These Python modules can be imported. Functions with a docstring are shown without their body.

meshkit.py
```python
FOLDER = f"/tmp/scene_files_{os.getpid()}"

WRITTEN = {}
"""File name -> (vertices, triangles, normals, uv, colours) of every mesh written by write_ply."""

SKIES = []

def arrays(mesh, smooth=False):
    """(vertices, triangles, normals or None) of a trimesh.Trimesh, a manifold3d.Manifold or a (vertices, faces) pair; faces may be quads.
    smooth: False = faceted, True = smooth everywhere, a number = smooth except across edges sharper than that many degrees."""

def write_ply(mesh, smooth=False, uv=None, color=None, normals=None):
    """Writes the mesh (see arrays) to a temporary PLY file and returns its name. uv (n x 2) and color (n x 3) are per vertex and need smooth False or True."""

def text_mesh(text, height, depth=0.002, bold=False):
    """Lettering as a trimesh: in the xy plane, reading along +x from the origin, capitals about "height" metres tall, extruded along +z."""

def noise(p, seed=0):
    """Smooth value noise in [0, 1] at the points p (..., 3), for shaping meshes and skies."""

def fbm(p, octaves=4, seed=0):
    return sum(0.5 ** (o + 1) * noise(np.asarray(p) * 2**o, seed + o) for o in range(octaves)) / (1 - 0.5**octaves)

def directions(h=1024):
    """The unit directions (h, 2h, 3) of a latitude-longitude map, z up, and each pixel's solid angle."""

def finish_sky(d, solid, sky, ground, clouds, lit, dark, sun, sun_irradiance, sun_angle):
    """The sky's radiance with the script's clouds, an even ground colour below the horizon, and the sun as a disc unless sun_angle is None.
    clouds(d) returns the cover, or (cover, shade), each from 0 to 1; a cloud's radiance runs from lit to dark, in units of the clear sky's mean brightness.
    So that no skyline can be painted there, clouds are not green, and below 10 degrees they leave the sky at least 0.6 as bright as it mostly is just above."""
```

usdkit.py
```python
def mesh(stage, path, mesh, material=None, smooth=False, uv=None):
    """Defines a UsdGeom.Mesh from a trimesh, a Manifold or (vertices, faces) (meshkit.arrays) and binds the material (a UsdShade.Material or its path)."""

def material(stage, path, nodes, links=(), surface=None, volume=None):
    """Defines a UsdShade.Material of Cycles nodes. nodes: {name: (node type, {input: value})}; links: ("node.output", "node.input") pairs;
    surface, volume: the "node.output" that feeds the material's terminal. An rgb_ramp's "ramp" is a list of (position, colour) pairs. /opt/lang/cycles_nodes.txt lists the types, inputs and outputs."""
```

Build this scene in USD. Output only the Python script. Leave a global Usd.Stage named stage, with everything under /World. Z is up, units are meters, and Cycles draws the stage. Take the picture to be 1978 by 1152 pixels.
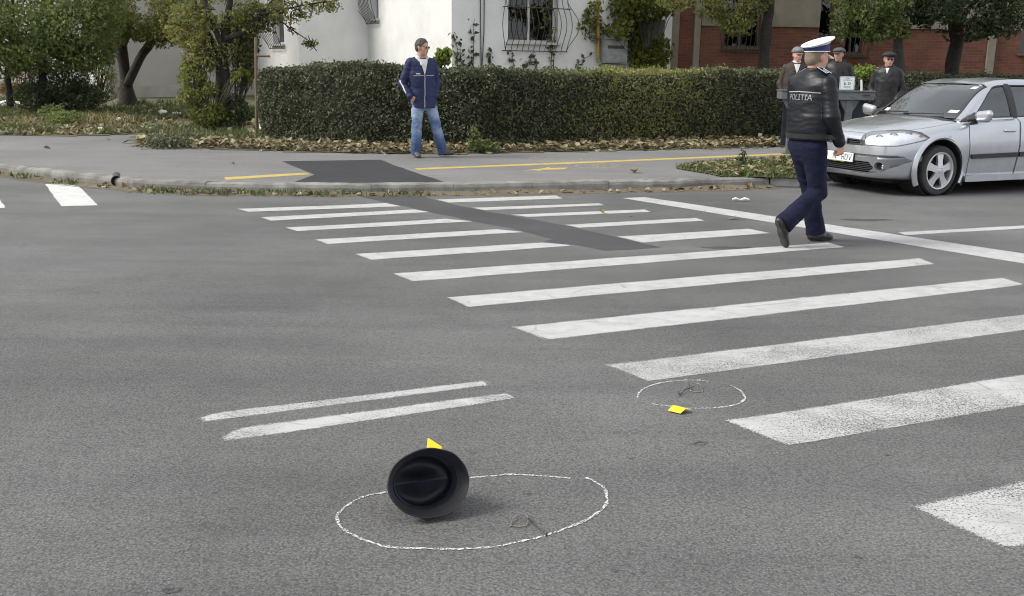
import math, random
import numpy as np, trimesh, shapely
import manifold3d as m3
from shapely.geometry import Polygon, LineString, MultiPolygon, Point, box as sbox
from shapely.ops import unary_union
from scipy.interpolate import PchipInterpolator
from pxr import Usd, UsdGeom, UsdLux, UsdShade, Sdf, Gf, Vt
import usdkit, meshkit

stage = Usd.Stage.CreateInMemory()
UsdGeom.SetStageUpAxis(stage, UsdGeom.Tokens.z)
UsdGeom.SetStageMetersPerUnit(stage, 1.0)
stage.SetDefaultPrim(UsdGeom.Xform.Define(stage, '/World').GetPrim())
UsdGeom.Scope.Define(stage, '/World/Looks')

# ---------------------------------------------------------------- camera
PW, PH, FP = 1978.0, 1152.0, 1950.0
PITCH, ROLL, EYE = math.radians(13.07), math.radians(0.763), 1.56
cp, sp, cr, sr = math.cos(PITCH), math.sin(PITCH), math.cos(ROLL), math.sin(ROLL)
FWD = np.array([0, cp, -sp]); UP0 = np.array([0, sp, cp]); X0 = np.array([1.0, 0, 0])
RIGHT = cr * X0 + sr * UP0; UP = -sr * X0 + cr * UP0
cam = UsdGeom.Camera.Define(stage, '/World/camera')
cam.CreateHorizontalApertureAttr(36.0); cam.CreateVerticalApertureAttr(36.0 * 596 / 1024)
cam.CreateFocalLengthAttr(36.0 * FP / PW)
cam.CreateClippingRangeAttr(Gf.Vec2f(0.05, 2000))
M = np.eye(4); M[0, :3] = RIGHT; M[1, :3] = UP; M[2, :3] = -FWD; M[3, :3] = [0, 0, EYE]
cam.AddTransformOp().Set(Gf.Matrix4d(M.tolist()))
cam.CreateExposureAttr(1.55)

# ---------------------------------------------------------------- sky and sun
SUN_AZ, SUN_EL = math.radians(-100), math.radians(41)           # azimuth from +y towards +x
SUN = np.array([math.sin(SUN_AZ) * math.cos(SUN_EL), math.cos(SUN_AZ) * math.cos(SUN_EL), math.sin(SUN_EL)])
skym = usdkit.material(stage, '/World/Looks/sky', {
    'sky': ('sky_texture', {'sky_type': 'single_scattering', 'sun_disc': False, 'sun_elevation': SUN_EL, 'sun_rotation': SUN_AZ, 'aerosol_density': 2.0}),
    'tc': ('texture_coordinate', {}),
    'mp': ('mapping', {'scale': (1, 1, 2.5)}),
    'n': ('noise_texture', {'scale': 2.2, 'detail': 6, 'roughness': 0.55}),
    'r': ('rgb_ramp', {'ramp': [(0.30, (.62, .62, .62)), (0.62, (.97, .97, .97))]}),
    'bw': ('rgb_to_bw', {}),
    'grey': ('mix', {'mix_type': 'mix', 'fac': 1.0, 'color1': (0, 0, 0), 'color2': (6.4, 6.5, 6.7)}),
    'mix': ('mix', {'mix_type': 'mix'}),
    'bg': ('background_shader', {'strength': 0.058})},
    [('tc.generated', 'mp.vector'), ('mp.vector', 'n.vector'), ('n.fac', 'r.fac'), ('r.color', 'bw.color'), ('bw.val', 'mix.fac'),
     ('sky.color', 'mix.color1'), ('grey.color', 'mix.color2'), ('mix.color', 'bg.color')], surface='bg.background')
dome = UsdLux.DomeLight.Define(stage, '/World/sky')
dome.CreateIntensityAttr(1.0)
UsdShade.MaterialBindingAPI.Apply(dome.GetPrim()).Bind(skym)
dome.GetPrim().SetCustomDataByKey('kind', 'structure')
sun = UsdLux.DistantLight.Define(stage, '/World/sun')
sun.CreateNormalizeAttr(True); sun.CreateIntensityAttr(0.38); sun.CreateAngleAttr(24.0); sun.CreateColorAttr(Gf.Vec3f(1, .965, .91))
z = SUN; x = np.cross([0, 0, 1.0], z); x /= np.linalg.norm(x); y = np.cross(z, x)
S = np.eye(4); S[0, :3] = x; S[1, :3] = y; S[2, :3] = z
sun.AddTransformOp().Set(Gf.Matrix4d(S.tolist()))

# ---------------------------------------------------------------- pixel of the photograph -> place in the world
def ray(px, py):
    a, b = (px - PW / 2) / FP, -(py - PH / 2) / FP
    return FWD + a * RIGHT + b * UP
def G(px, py, h=0.0):
    d = ray(px, py); return d * ((h - EYE) / d[2]) + [0, 0, EYE]
def at(px, py, Y):
    d = ray(px, py); return d * (Y / d[1]) + [0, 0, EYE]
def g2(px, py, h=0.0): return tuple(G(px, py, h)[:2])

# ---------------------------------------------------------------- scene tree helpers
used = {}
def numbered(parent, name):
    k = (str(parent), name); n = used.get(k, -1) + 1; used[k] = n
    return name if n == 0 else f'{name}_{n:03d}'
def ppath(parent): return '/World' if parent is None else (parent if isinstance(parent, str) else str(parent.GetPath()))
def tag(o, label=None, cat=None, group=None, kind=None):
    p = o if isinstance(o, Usd.Prim) else o.GetPrim()
    for k, v in (('label', label), ('category', cat), ('group', group), ('kind', kind)):
        if v: p.SetCustomDataByKey(k, v)
    return p
def thing(name, label=None, cat=None, loc=(0, 0, 0), rz=0.0, group=None, kind=None, parent=None):
    p = ppath(parent); x = UsdGeom.Xform.Define(stage, p + '/' + numbered(p, name))
    x.AddTranslateOp().Set(Gf.Vec3d(*map(float, loc)))
    if rz: x.AddRotateZOp().Set(math.degrees(rz))
    return tag(x, label, cat, group, kind)
def obj(name, mesh, mat, parent=None, smooth=False, label=None, cat=None, group=None, kind=None):
    ms = mesh if isinstance(mesh, list) else [mesh]
    vpi = [(len(q.vertices), q.metadata.get('vpi')) for q in ms if isinstance(q, trimesh.Trimesh)]
    if isinstance(mesh, list): mesh = cat_m(mesh)
    p = ppath(parent)
    m = usdkit.mesh(stage, p + '/' + numbered(p, name), mesh, mat, smooth)
    if vpi and all(k for _, k in vpi):                    # each leaf or blade has a random tone of its own
        rg = np.random.default_rng(len(name) + vpi[0][0]); tone = np.concatenate([np.repeat(rg.random(n // k), k) for n, k in vpi])
        UsdGeom.PrimvarsAPI(m).CreatePrimvar('tone', Sdf.ValueTypeNames.FloatArray, 'vertex').Set(Vt.FloatArray.FromNumpy(tone.astype(np.float32)))
    return tag(m, label, cat, group, kind)

# ---------------------------------------------------------------- mesh helpers
def tm(v, f): return trimesh.Trimesh(np.asarray(v, float), np.asarray(f, int), process=False)
def cat_m(ms): return trimesh.util.concatenate([m if isinstance(m, trimesh.Trimesh) else from_man(m) for m in ms])
def from_man(m):
    k = m.to_mesh(); return tm(k.vert_properties[:, :3], k.tri_verts)
def to_man(t):
    t = t.copy(); t.merge_vertices()
    return m3.Manifold(m3.Mesh(np.asarray(t.vertices, np.float32), np.asarray(t.faces, np.uint32)))
def bx(x0, x1, y0, y1, z0, z1):
    b = trimesh.creation.box([x1 - x0, y1 - y0, z1 - z0]); b.apply_translation([(x0 + x1) / 2, (y0 + y1) / 2, (z0 + z1) / 2]); return b
def rbox(sx, sy, sz, r=.01, c=(0, 0, 0), n=8):
    """Box with rounded edges."""
    r = min(r, sx / 2.01, sy / 2.01, sz / 2.01); s = m3.Manifold.sphere(r, n)
    pts = [s.translate([a * (sx / 2 - r), b * (sy / 2 - r), d * (sz / 2 - r)]) for a in (-1, 1) for b in (-1, 1) for d in (-1, 1)]
    t = from_man(m3.Manifold.batch_hull(pts)); t.apply_translation(c); return t
def tube(pts, rad, n=8, cap=True):
    p = np.asarray(pts, float); k = len(p); rad = np.broadcast_to(np.asarray(rad, float), (k,))
    t = np.gradient(p, axis=0); t /= np.linalg.norm(t, axis=1, keepdims=True) + 1e-12
    ref = np.array([0, 0, 1.0]) if abs(t[0, 2]) < .9 else np.array([1.0, 0, 0])
    a = np.cross(t[0], ref); a /= np.linalg.norm(a); A = []
    for i in range(k):
        a = a - t[i] * (a @ t[i]); a /= np.linalg.norm(a) + 1e-12; A.append(a)
    A = np.array(A); B = np.cross(t, A)
    th = np.arange(n) * 2 * np.pi / n
    v = (p[:, None] + rad[:, None, None] * (np.cos(th)[None, :, None] * A[:, None] + np.sin(th)[None, :, None] * B[:, None])).reshape(-1, 3)
    f = []
    for i in range(k - 1):
        for j in range(n):
            q = (j + 1) % n; f += [[i * n + j, i * n + q, (i + 1) * n + q], [i * n + j, (i + 1) * n + q, (i + 1) * n + j]]
    if cap:
        v = np.vstack([v, p[0], p[-1]])
        for j in range(n):
            q = (j + 1) % n; f += [[k * n, q, j], [k * n + 1, (k - 1) * n + j, (k - 1) * n + q]]
    return tm(v, f)
def lathe(prof, n=32, close=False):
    """prof: (r, z) points, turned about z."""
    return trimesh.creation.revolve(np.asarray(prof, float), sections=n)
def extrude(poly, h, z0=0.0):
    ms = []
    for g in getattr(poly, 'geoms', [poly]):
        if g.area > 1e-9:
            t = trimesh.creation.extrude_polygon(g, h, engine='earcut'); t.apply_translation([0, 0, z0]); ms.append(t)
    return trimesh.util.concatenate(ms)
def sheet(poly, z):
    V, F, o = [], [], 0
    for g in getattr(poly, 'geoms', [poly]):
        if g.area < 1e-9: continue
        v, f = trimesh.creation.triangulate_polygon(g, engine='earcut')
        V.append(np.column_stack([v, np.full(len(v), z)])); F.append(np.asarray(f) + o); o += len(v)
    t = tm(np.vstack(V), np.vstack(F))
    a = np.cross(t.vertices[t.faces[:, 1]] - t.vertices[t.faces[:, 0]], t.vertices[t.faces[:, 2]] - t.vertices[t.faces[:, 0]])[:, 2]
    t.faces[a < 0] = t.faces[a < 0][:, ::-1]
    return t
def frame(o, ex, ey):
    """4 x 4 matrix: local x along ex, y along ey (made square), origin o."""
    ex = np.asarray(ex, float); ex /= np.linalg.norm(ex); ez = np.cross(ex, ey); ez /= np.linalg.norm(ez); ey = np.cross(ez, ex)
    m = np.eye(4); m[:3, 0], m[:3, 1], m[:3, 2], m[:3, 3] = ex, ey, ez, o; return m
def placed(t, m): t = t.copy(); t.apply_transform(m); return t
def dense(pts, step):
    p = np.asarray(pts, float); out = []
    for a, b in zip(p[:-1], p[1:]):
        n = max(1, int(np.linalg.norm(b - a) / step)); out += [a + (b - a) * i / n for i in range(n)]
    return np.array(out + [p[-1]])
def rough(poly, amp, step, seed):
    """The polygon with uneven edges."""
    def ring(r):
        p = dense(np.asarray(r.coords), step); q = np.column_stack([p, np.zeros(len(p))])
        d = np.stack([meshkit.fbm(q * [1 / step / 2.5, 1 / step / 2.5, 1], 3, seed + k) - .5 for k in (0, 50)], 1) * 2 * amp
        d[-1] = d[0]; return p + d
    gs = [Polygon(ring(g.exterior)).buffer(0) for g in getattr(poly, 'geoms', [poly]) if g.area > 1e-6]
    return unary_union(gs)

# ---------------------------------------------------------------- material helpers
L = '/World/Looks/'
def pm(name, col, rough=.6, var=None, scale=6.0, bump=0.0, bscale=60.0, metallic=0.0, coat=0.0, island=False, world=True, spec=.5, ramp=None, detail=5.0, sheen=0.0, bdist=.01, extra=None):
    """Plain principled material: colour mottled between col and var by noise (or by random per piece)."""
    var = var or col
    if ramp is None: ramp = [(.3, col), (.7, var)]
    n = {'p': ('principled_bsdf', {'roughness': rough, 'metallic': metallic, 'coat_weight': coat, 'coat_roughness': .06, 'specular_ior_level': spec, 'sheen_weight': sheen}),
         'r': ('rgb_ramp', {'ramp': ramp}), 'g': ('geometry', {}), 'tc': ('texture_coordinate', {})}
    src = 'g.position' if world else 'tc.object'
    l = [('r.color', 'p.base_color')]
    if island: l.append(('g.random_per_island', 'r.fac'))
    else:
        n['n'] = ('noise_texture', {'scale': scale, 'detail': detail, 'roughness': .6}); l += [(src, 'n.vector'), ('n.fac', 'r.fac')]
    if bump:
        n['bn'] = ('noise_texture', {'scale': bscale, 'detail': 4}); n['b'] = ('bump', {'strength': bump, 'distance': bdist})
        l += [(src, 'bn.vector'), ('bn.fac', 'b.height'), ('b.normal', 'p.normal')]
    return usdkit.material(stage, L + name, n, l, surface='p.BSDF')

def asphalt(name, lo, hi, speck=.5, bumps=.5, big=.35, bigv=.25, tint=(1.0, .99, .965), streak=.12):
    """Worn asphalt: stone grains, wide tonal patches, dark tar specks."""
    c = lambda v: tuple(v * t for t in tint)
    n = {'g': ('geometry', {}), 'fine': ('noise_texture', {'scale': 120, 'detail': 3, 'roughness': .75}),
         'rf': ('rgb_ramp', {'ramp': [(.32, c(lo)), (.5, c((lo + hi) / 2)), (.68, c(hi))]}),
         'grain': ('voronoi_texture', {'scale': 90, 'feature': 'f1'}), 'rg': ('rgb_ramp', {'ramp': [(0.0, (1 + speck * .5,) * 3), (.35, (1.0,) * 3), (.8, (1 - speck * .55,) * 3)]}),
         'mg': ('mix', {'mix_type': 'multiply', 'fac': 1.0}),
         'big': ('noise_texture', {'scale': big, 'detail': 5, 'roughness': .6}), 'rb': ('rgb_ramp', {'ramp': [(.3, (1 - bigv,) * 3), (.7, (1 + bigv,) * 3)]}),
         'mb': ('mix', {'mix_type': 'multiply', 'fac': 1.0}),
         'mid': ('noise_texture', {'scale': 4.5, 'detail': 6, 'roughness': .7}), 'rm': ('rgb_ramp', {'ramp': [(.26, (.62,) * 3), (.36, (1.0,) * 3), (.7, (1.06,) * 3)]}),
         'mm': ('mix', {'mix_type': 'multiply', 'fac': .9}),
         'sm': ('mapping', {'rotation': (0, 0, -.42), 'scale': (.22, 2.6, 1)}), 'st': ('noise_texture', {'scale': 1.0, 'detail': 6, 'roughness': .62}), 'rs': ('rgb_ramp', {'ramp': [(.28, (1 - streak, 1 - streak, 1 - streak * .9)), (.5, (1, 1, 1)), (.72, (1 + streak, 1 + streak * .97, 1 + streak * .9))]}), 'mst': ('mix', {'mix_type': 'multiply', 'fac': 1.0}),
         'b': ('bump', {'strength': bumps, 'distance': .006}), 'p': ('principled_bsdf', {'roughness': .88, 'specular_ior_level': .35})}
    l = [('g.position', 'fine.vector'), ('g.position', 'grain.vector'), ('g.position', 'big.vector'), ('g.position', 'mid.vector'),
         ('fine.fac', 'rf.fac'), ('grain.distance', 'rg.fac'), ('rf.color', 'mg.color1'), ('rg.color', 'mg.color2'),
         ('big.fac', 'rb.fac'), ('mg.color', 'mb.color1'), ('rb.color', 'mb.color2'), ('mid.fac', 'rm.fac'), ('mb.color', 'mm.color1'), ('rm.color', 'mm.color2'),
         ('g.position', 'sm.vector'), ('sm.vector', 'st.vector'), ('st.fac', 'rs.fac'), ('mm.color', 'mst.color1'), ('rs.color', 'mst.color2'), ('mst.color', 'p.base_color'), ('fine.fac', 'b.height'), ('b.normal', 'p.normal')]
    return usdkit.material(stage, L + name, n, l, surface='p.BSDF')

def paint(name, col, wear=.40, fine=130, cracks=.15, var=.5, edge=.20):
    """Road paint that has worn away grain by grain, most of all along its edges (primvar tone: 0 at the edge, 1 inside), so that the asphalt shows through."""
    n = {'g': ('geometry', {}), 'w': ('noise_texture', {'scale': fine, 'detail': 4, 'roughness': .75}), 'at': ('attribute', {'attribute': 'tone'}),
         'big': ('noise_texture', {'scale': 1.7, 'detail': 5}), 'am': ('math', {'math_type': 'multiply_add', 'value2': var, 'value3': wear - var / 2 + edge}), 'ed': ('math', {'math_type': 'multiply_add', 'value2': -edge}),
         'sub': ('math', {'math_type': 'subtract'}), 'mr': ('map_range', {'from_min': -.04, 'from_max': .03, 'clamp': True}),
         'ms': ('mapping', {'scale': (1.6, 7, 1), 'rotation': (0, 0, .35)}), 'v': ('voronoi_texture', {'scale': 1.0, 'feature': 'distance_to_edge'}),
         'cr': ('map_range', {'from_min': .003, 'from_max': .018, 'to_min': 1 - cracks, 'to_max': 1, 'clamp': True}),
         'mu': ('math', {'math_type': 'multiply'}), 'dirt': ('noise_texture', {'scale': 7, 'detail': 6, 'roughness': .65}), 'rd': ('rgb_ramp', {'ramp': [(.3, tuple(c * .80 for c in col)), (.65, tuple(c * 1.05 for c in col))]}),
         'p': ('principled_bsdf', {'roughness': .8}), 'b': ('bump', {'strength': .4, 'distance': .004}), 't': ('transparent_bsdf', {}), 'm': ('mix_closure', {})}
    l = [('g.position', 'w.vector'), ('g.position', 'big.vector'), ('g.position', 'ms.vector'), ('g.position', 'dirt.vector'), ('ms.vector', 'v.vector'),
         ('big.fac', 'am.value1'), ('at.fac', 'ed.value1'), ('am.value', 'ed.value3'), ('w.fac', 'sub.value1'), ('ed.value', 'sub.value2'), ('sub.value', 'mr.value'), ('v.distance', 'cr.value'),
         ('mr.result', 'mu.value1'), ('cr.result', 'mu.value2'), ('mu.value', 'm.fac'), ('dirt.fac', 'rd.fac'), ('rd.color', 'p.base_color'), ('w.fac', 'b.height'), ('b.normal', 'p.normal'), ('t.BSDF', 'm.closure1'), ('p.BSDF', 'm.closure2')]
    return usdkit.material(stage, L + name, n, l, surface='m.closure')
def painted(name, poly, z, mat, parent, inset=.03, **k):
    """A painted marking: sheet whose tone runs from 0 at the edge to 1 an inset further in."""
    V, F, T, o = [], [], [], 0
    for g in getattr(poly, 'geoms', [poly]):
        inner = g.buffer(-inset)
        for q, base in ((g.difference(inner), 0), (inner, 1)):
            for h in getattr(q, 'geoms', [q]):
                if h.area < 1e-6: continue
                v, f = trimesh.creation.triangulate_polygon(h, engine='earcut'); V.append(np.column_stack([v, np.full(len(v), z)])); F.append(np.asarray(f) + o); o += len(v)
                d = shapely.distance(shapely.points(v), g.exterior); T.append(np.clip(d / inset, 0, 1))
    t = tm(np.vstack(V), np.vstack(F)); a = np.cross(t.vertices[t.faces[:, 1]] - t.vertices[t.faces[:, 0]], t.vertices[t.faces[:, 2]] - t.vertices[t.faces[:, 0]])[:, 2]; t.faces[a < 0] = t.faces[a < 0][:, ::-1]
    p = obj(name, t, mat, parent, **k); UsdGeom.PrimvarsAPI(UsdGeom.Mesh(p)).CreatePrimvar('tone', Sdf.ValueTypeNames.FloatArray, 'vertex').Set(Vt.FloatArray.FromNumpy(np.concatenate(T).astype(np.float32))); return p

def cutout(name, col, thr=.5, fine=70, soft=.05):
    """Chalk or thin paint that only catches the high grains of the asphalt."""
    n = {'g': ('geometry', {}), 'w': ('noise_texture', {'scale': fine, 'detail': 3, 'roughness': .7}), 'mr': ('map_range', {'from_min': thr - soft, 'from_max': thr + soft, 'clamp': True}),
         't': ('transparent_bsdf', {}), 'd': ('diffuse_bsdf', {'color': col}), 'm': ('mix_closure', {})}
    return usdkit.material(stage, L + name, n, [('g.position', 'w.vector'), ('w.fac', 'mr.value'), ('mr.result', 'm.fac'), ('t.BSDF', 'm.closure1'), ('d.BSDF', 'm.closure2')], surface='m.closure')

def leafm(name, ramp, trans=.35, rough=.55, world_scale=.9, clump=.35):
    """Leaves: colour by random leaf, moderated by clumps, some light passing through."""
    n = {'g': ('geometry', {}), 'at': ('attribute', {'attribute': 'tone'}), 'r': ('rgb_ramp', {'ramp': ramp}), 'n': ('noise_texture', {'scale': world_scale, 'detail': 3}), 'mx': ('mix_float', {'fac': clump, 'use_clamp': False}),
         'st': ('map_range', {'from_min': .25, 'from_max': .75, 'clamp': True}),
         'p': ('principled_bsdf', {'roughness': rough, 'specular_ior_level': .4}), 't': ('translucent_bsdf', {}), 'm': ('mix_closure', {'fac': trans})}
    l = [('g.position', 'n.vector'), ('n.fac', 'st.value'), ('at.fac', 'mx.a'), ('st.result', 'mx.b'), ('mx.result', 'r.fac'), ('r.color', 'p.base_color'), ('r.color', 't.color'),
         ('p.BSDF', 'm.closure1'), ('t.BSDF', 'm.closure2')]
    return usdkit.material(stage, L + name, n, l, surface='m.closure')

def pane(name, tint=(.55, .62, .62), rough=.02, refl=.07):
    """Window pane: darkened see-through mixed with mirror by fresnel."""
    n = {'t': ('transparent_bsdf', {'color': tint}), 'gl': ('glossy_bsdf', {'color': (1, 1, 1), 'roughness': rough}), 'f': ('layer_weight', {'blend': .5}), 'pw': ('math', {'math_type': 'power', 'value2': 3.5}), 'mr': ('map_range', {'from_min': 0.0, 'from_max': 1.0, 'to_min': refl, 'to_max': .85, 'clamp': True}), 'm': ('mix_closure', {})}
    return usdkit.material(stage, L + name, n, [('f.facing', 'pw.value1'), ('pw.value', 'mr.value'), ('mr.result', 'm.fac'), ('t.BSDF', 'm.closure1'), ('gl.BSDF', 'm.closure2')], surface='m.closure')
# ---------------------------------------------------------------- materials of the setting
M_asphalt = asphalt('road_asphalt', .058, .184, speck=.6, bumps=.6, big=.32, bigv=.34, streak=.15, tint=(1.0, .995, .975))
M_pave = asphalt('pavement_asphalt', .11, .23, speck=.35, bumps=.35, big=.5, bigv=.15, tint=(1, .98, .95))
M_dark = asphalt('fresh_asphalt', .022, .052, speck=.5, bumps=.6, big=.8, bigv=.15, tint=(.97, .98, 1.05))
M_dark2 = asphalt('patched_asphalt', .042, .085, speck=.4, bumps=.5, big=.8, bigv=.15, tint=(.98, .98, 1.02))
M_white = paint('white_road_paint', (.43, .43, .42), wear=.35, var=.42, cracks=.25)
M_worn = paint('worn_white_road_paint', (.43, .43, .42), wear=.44, var=.38, fine=105, cracks=.25)
M_fresh = paint('fresh_white_road_paint', (.54, .54, .52), wear=.24, var=.3, cracks=.05)
M_yellow = paint('yellow_paint', (.48, .36, .09), wear=.36, var=.45, fine=60)
M_yfaint = cutout('faint_yellow_paint', (.55, .42, .12), thr=.56, fine=30, soft=.03)
M_chalk = cutout('chalk', (.62, .62, .605), thr=.50, fine=140, soft=.05)
M_chalk2 = cutout('thin_chalk', (.74, .74, .72), thr=.53, fine=75)
M_kerb = pm('kerb_concrete', (.10, .095, .082), .9, (.29, .28, .26), 3.2, bump=.6, bscale=50)
M_kerbw = pm('white_kerb_concrete', (.38, .38, .36), .85, (.55, .55, .53), 6, bump=.4, bscale=60)
M_soil = pm('soil', (.085, .068, .045), .95, (.17, .14, .095), 3.0, bump=.8, bscale=25, bdist=.03)
M_grassy = pm('mossy_soil', (.06, .075, .03), .95, (.15, .125, .075), 1.2, bump=.8, bscale=20, bdist=.03)
M_far = pm('far_ground', (.10, .10, .06), .95, (.16, .14, .10), .4)

# ---------------------------------------------------------------- ground, road, kerb, pavement, garden
K = [(-60, 49.5), (-24, 25.0), (-12, 17.2), (-9.2, 15.3), (-7.06, 13.89), (-6.0, 13.15), (-4.96, 12.52), (-4.2, 12.2), (-3.36, 12.09), (-1.82, 12.13), (-.58, 12.36), (.71, 12.69), (2.06, 13.05), (3.42, 13.5), (4.0, 13.85), (4.7, 14.6), (6, 15.35), (12, 18.0), (60, 39)]
E_ = [(-60, 53.5), (-24, 29.0), (-12, 20.6), (-9.66, 19.15), (-8.31, 19.4), (-7.3, 20.1), (-6.9, 18.9), (-6.15, 17.25), (-4.2, 16.75), (-2.19, 16.37), (.06, 17.0), (2.5, 17.95), (5.1, 19.05), (12, 22.1), (60, 43)]
def smoothline(p, step=.25):
    p = np.asarray(p, float); s = np.r_[0, np.cumsum(np.linalg.norm(np.diff(p, axis=0), axis=1))]
    t = np.arange(0, s[-1], step); return np.stack([PchipInterpolator(s, p[:, k])(t) for k in (0, 1)], 1)
Ks, Es = smoothline(K), smoothline(E_)
KL = LineString(Ks)
kerb_back = np.asarray(KL.parallel_offset(.15, 'left').coords)
if kerb_back[0, 0] > kerb_back[-1, 0]: kerb_back = kerb_back[::-1]
obj('ground', sheet(sbox(-400, -400, 400, 400), -.06), M_far, kind='structure', label='open ground beyond the street')
road = thing('road', 'grey worn asphalt road with zebra crossings', None, kind='structure')
roadp = Polygon(list(map(tuple, Ks)) + [(60, -45), (-60, -45)]).buffer(0)
obj('surface', sheet(roadp, 0.0), M_asphalt, road)
pavep = rough(Polygon(list(map(tuple, kerb_back)) + list(map(tuple, Es[::-1]))).buffer(0), .02, .3, 5)
pav = thing('pavement', 'pale asphalt pavement along the hedge', None, kind='structure')
obj('surface', extrude(pavep, .20, -.08), M_pave, pav)

def gh(x, y):
    """Height of the garden ground."""
    x, y = np.asarray(x, float), np.asarray(y, float)
    return .12 + .035 * np.clip(y - 20, 0, 14) * np.clip((-x - 4) / 4, 0, 1) + .02 * (meshkit.fbm(np.stack([x * 1.5, y * 1.5, x * 0], -1), 3, 3) - .45)
def grid_sheet(poly, step, h):
    x0, y0, x1, y1 = poly.bounds; xs, ys = np.arange(x0, x1 + step, step), np.arange(y0, y1 + step, step)
    X, Y = np.meshgrid(xs, ys); n, m_ = X.shape
    pts = np.column_stack([X.ravel(), Y.ravel()])
    inside = shapely.contains_xy(poly, pts[:, 0], pts[:, 1])
    i = np.arange(n * m_).reshape(n, m_); q = np.stack([i[:-1, :-1], i[:-1, 1:], i[1:, 1:], i[1:, :-1]], -1).reshape(-1, 4)
    q = q[inside[q].any(1)]
    f = np.vstack([q[:, [0, 1, 2]], q[:, [0, 2, 3]]])
    t = tm(np.column_stack([pts, h(pts[:, 0], pts[:, 1])]), f); t.remove_unreferenced_vertices(); return t
gardp = Polygon([tuple(p) for p in Es if abs(p[0]) < 25] + [(25, 48), (-25, 48)]).buffer(0)
obj('garden_ground', grid_sheet(gardp, .25, lambda x, y: gh(x, y) + .006), M_grassy, smooth=True, kind='structure', label='bare earth and thin grass behind the pavement')

kerb = thing('kerb', 'low weathered concrete kerb', None, kind='structure')
rng = np.random.default_rng(11)
def stone(length, w=.15, h=.122, r=.045):
    prof = [(0, -.12), (0, h - r * 1.1), (r * .3, h - r * .35), (r, h), (w - .012, h), (w, h - .012), (w, -.12)]
    t = extrude(Polygon(prof), length - .004); t = tm(*trimesh.remesh.subdivide_to_size(t.vertices, t.faces, .09)); t.merge_vertices(); t.vertices[:] += (np.stack([meshkit.fbm(t.vertices * 9 + rng.uniform(0, 90), 3, 5 + k) for k in range(3)], 1) - .5) * [.022, .022, .012]; return placed(t, np.array([[0, 0, 1, 0], [1, 0, 0, 0], [0, 1, 0, 0], [0, 0, 0, 1.0]]))
s_at, dist = KL.project(Point(-13, 17.9)), KL.project(Point(3.42, 13.5))
while s_at < dist - .2:
    ln = min(1.0, dist - s_at); a, b = np.array(KL.interpolate(s_at).coords[0]), np.array(KL.interpolate(s_at + ln).coords[0])
    e = b - a; m = frame([a[0], a[1], rng.normal(0, .004)], [e[0], e[1], rng.normal(0, .006)], [-e[1], e[0], rng.normal(0, .02)])
    obj('kerb_stone', placed(stone(np.linalg.norm(e)), m), M_kerb, kerb, 25); s_at += ln
a, b = G(1487, 360)[:2], G(1545, 361)[:2]; e = b - a
obj('kerb_stone', placed(stone(np.linalg.norm(e), .2, .12, .05), frame([a[0], a[1], 0], [e[0], e[1], .0], [-e[1], e[0], 0])), M_kerbw, kerb, 25, label='short white painted kerb stone at the end')
s_at = KL.project(Point(4.3, 14.2))
for _ in range(14):
    a, b = np.array(KL.interpolate(s_at).coords[0]), np.array(KL.interpolate(s_at + 1).coords[0]); e = b - a
    obj('kerb_stone', placed(stone(np.linalg.norm(e), .15, .10), frame([a[0], a[1], 0], [e[0], e[1], 0], [-e[1], e[0], 0])), M_kerb, kerb, 25); s_at += 1

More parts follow.
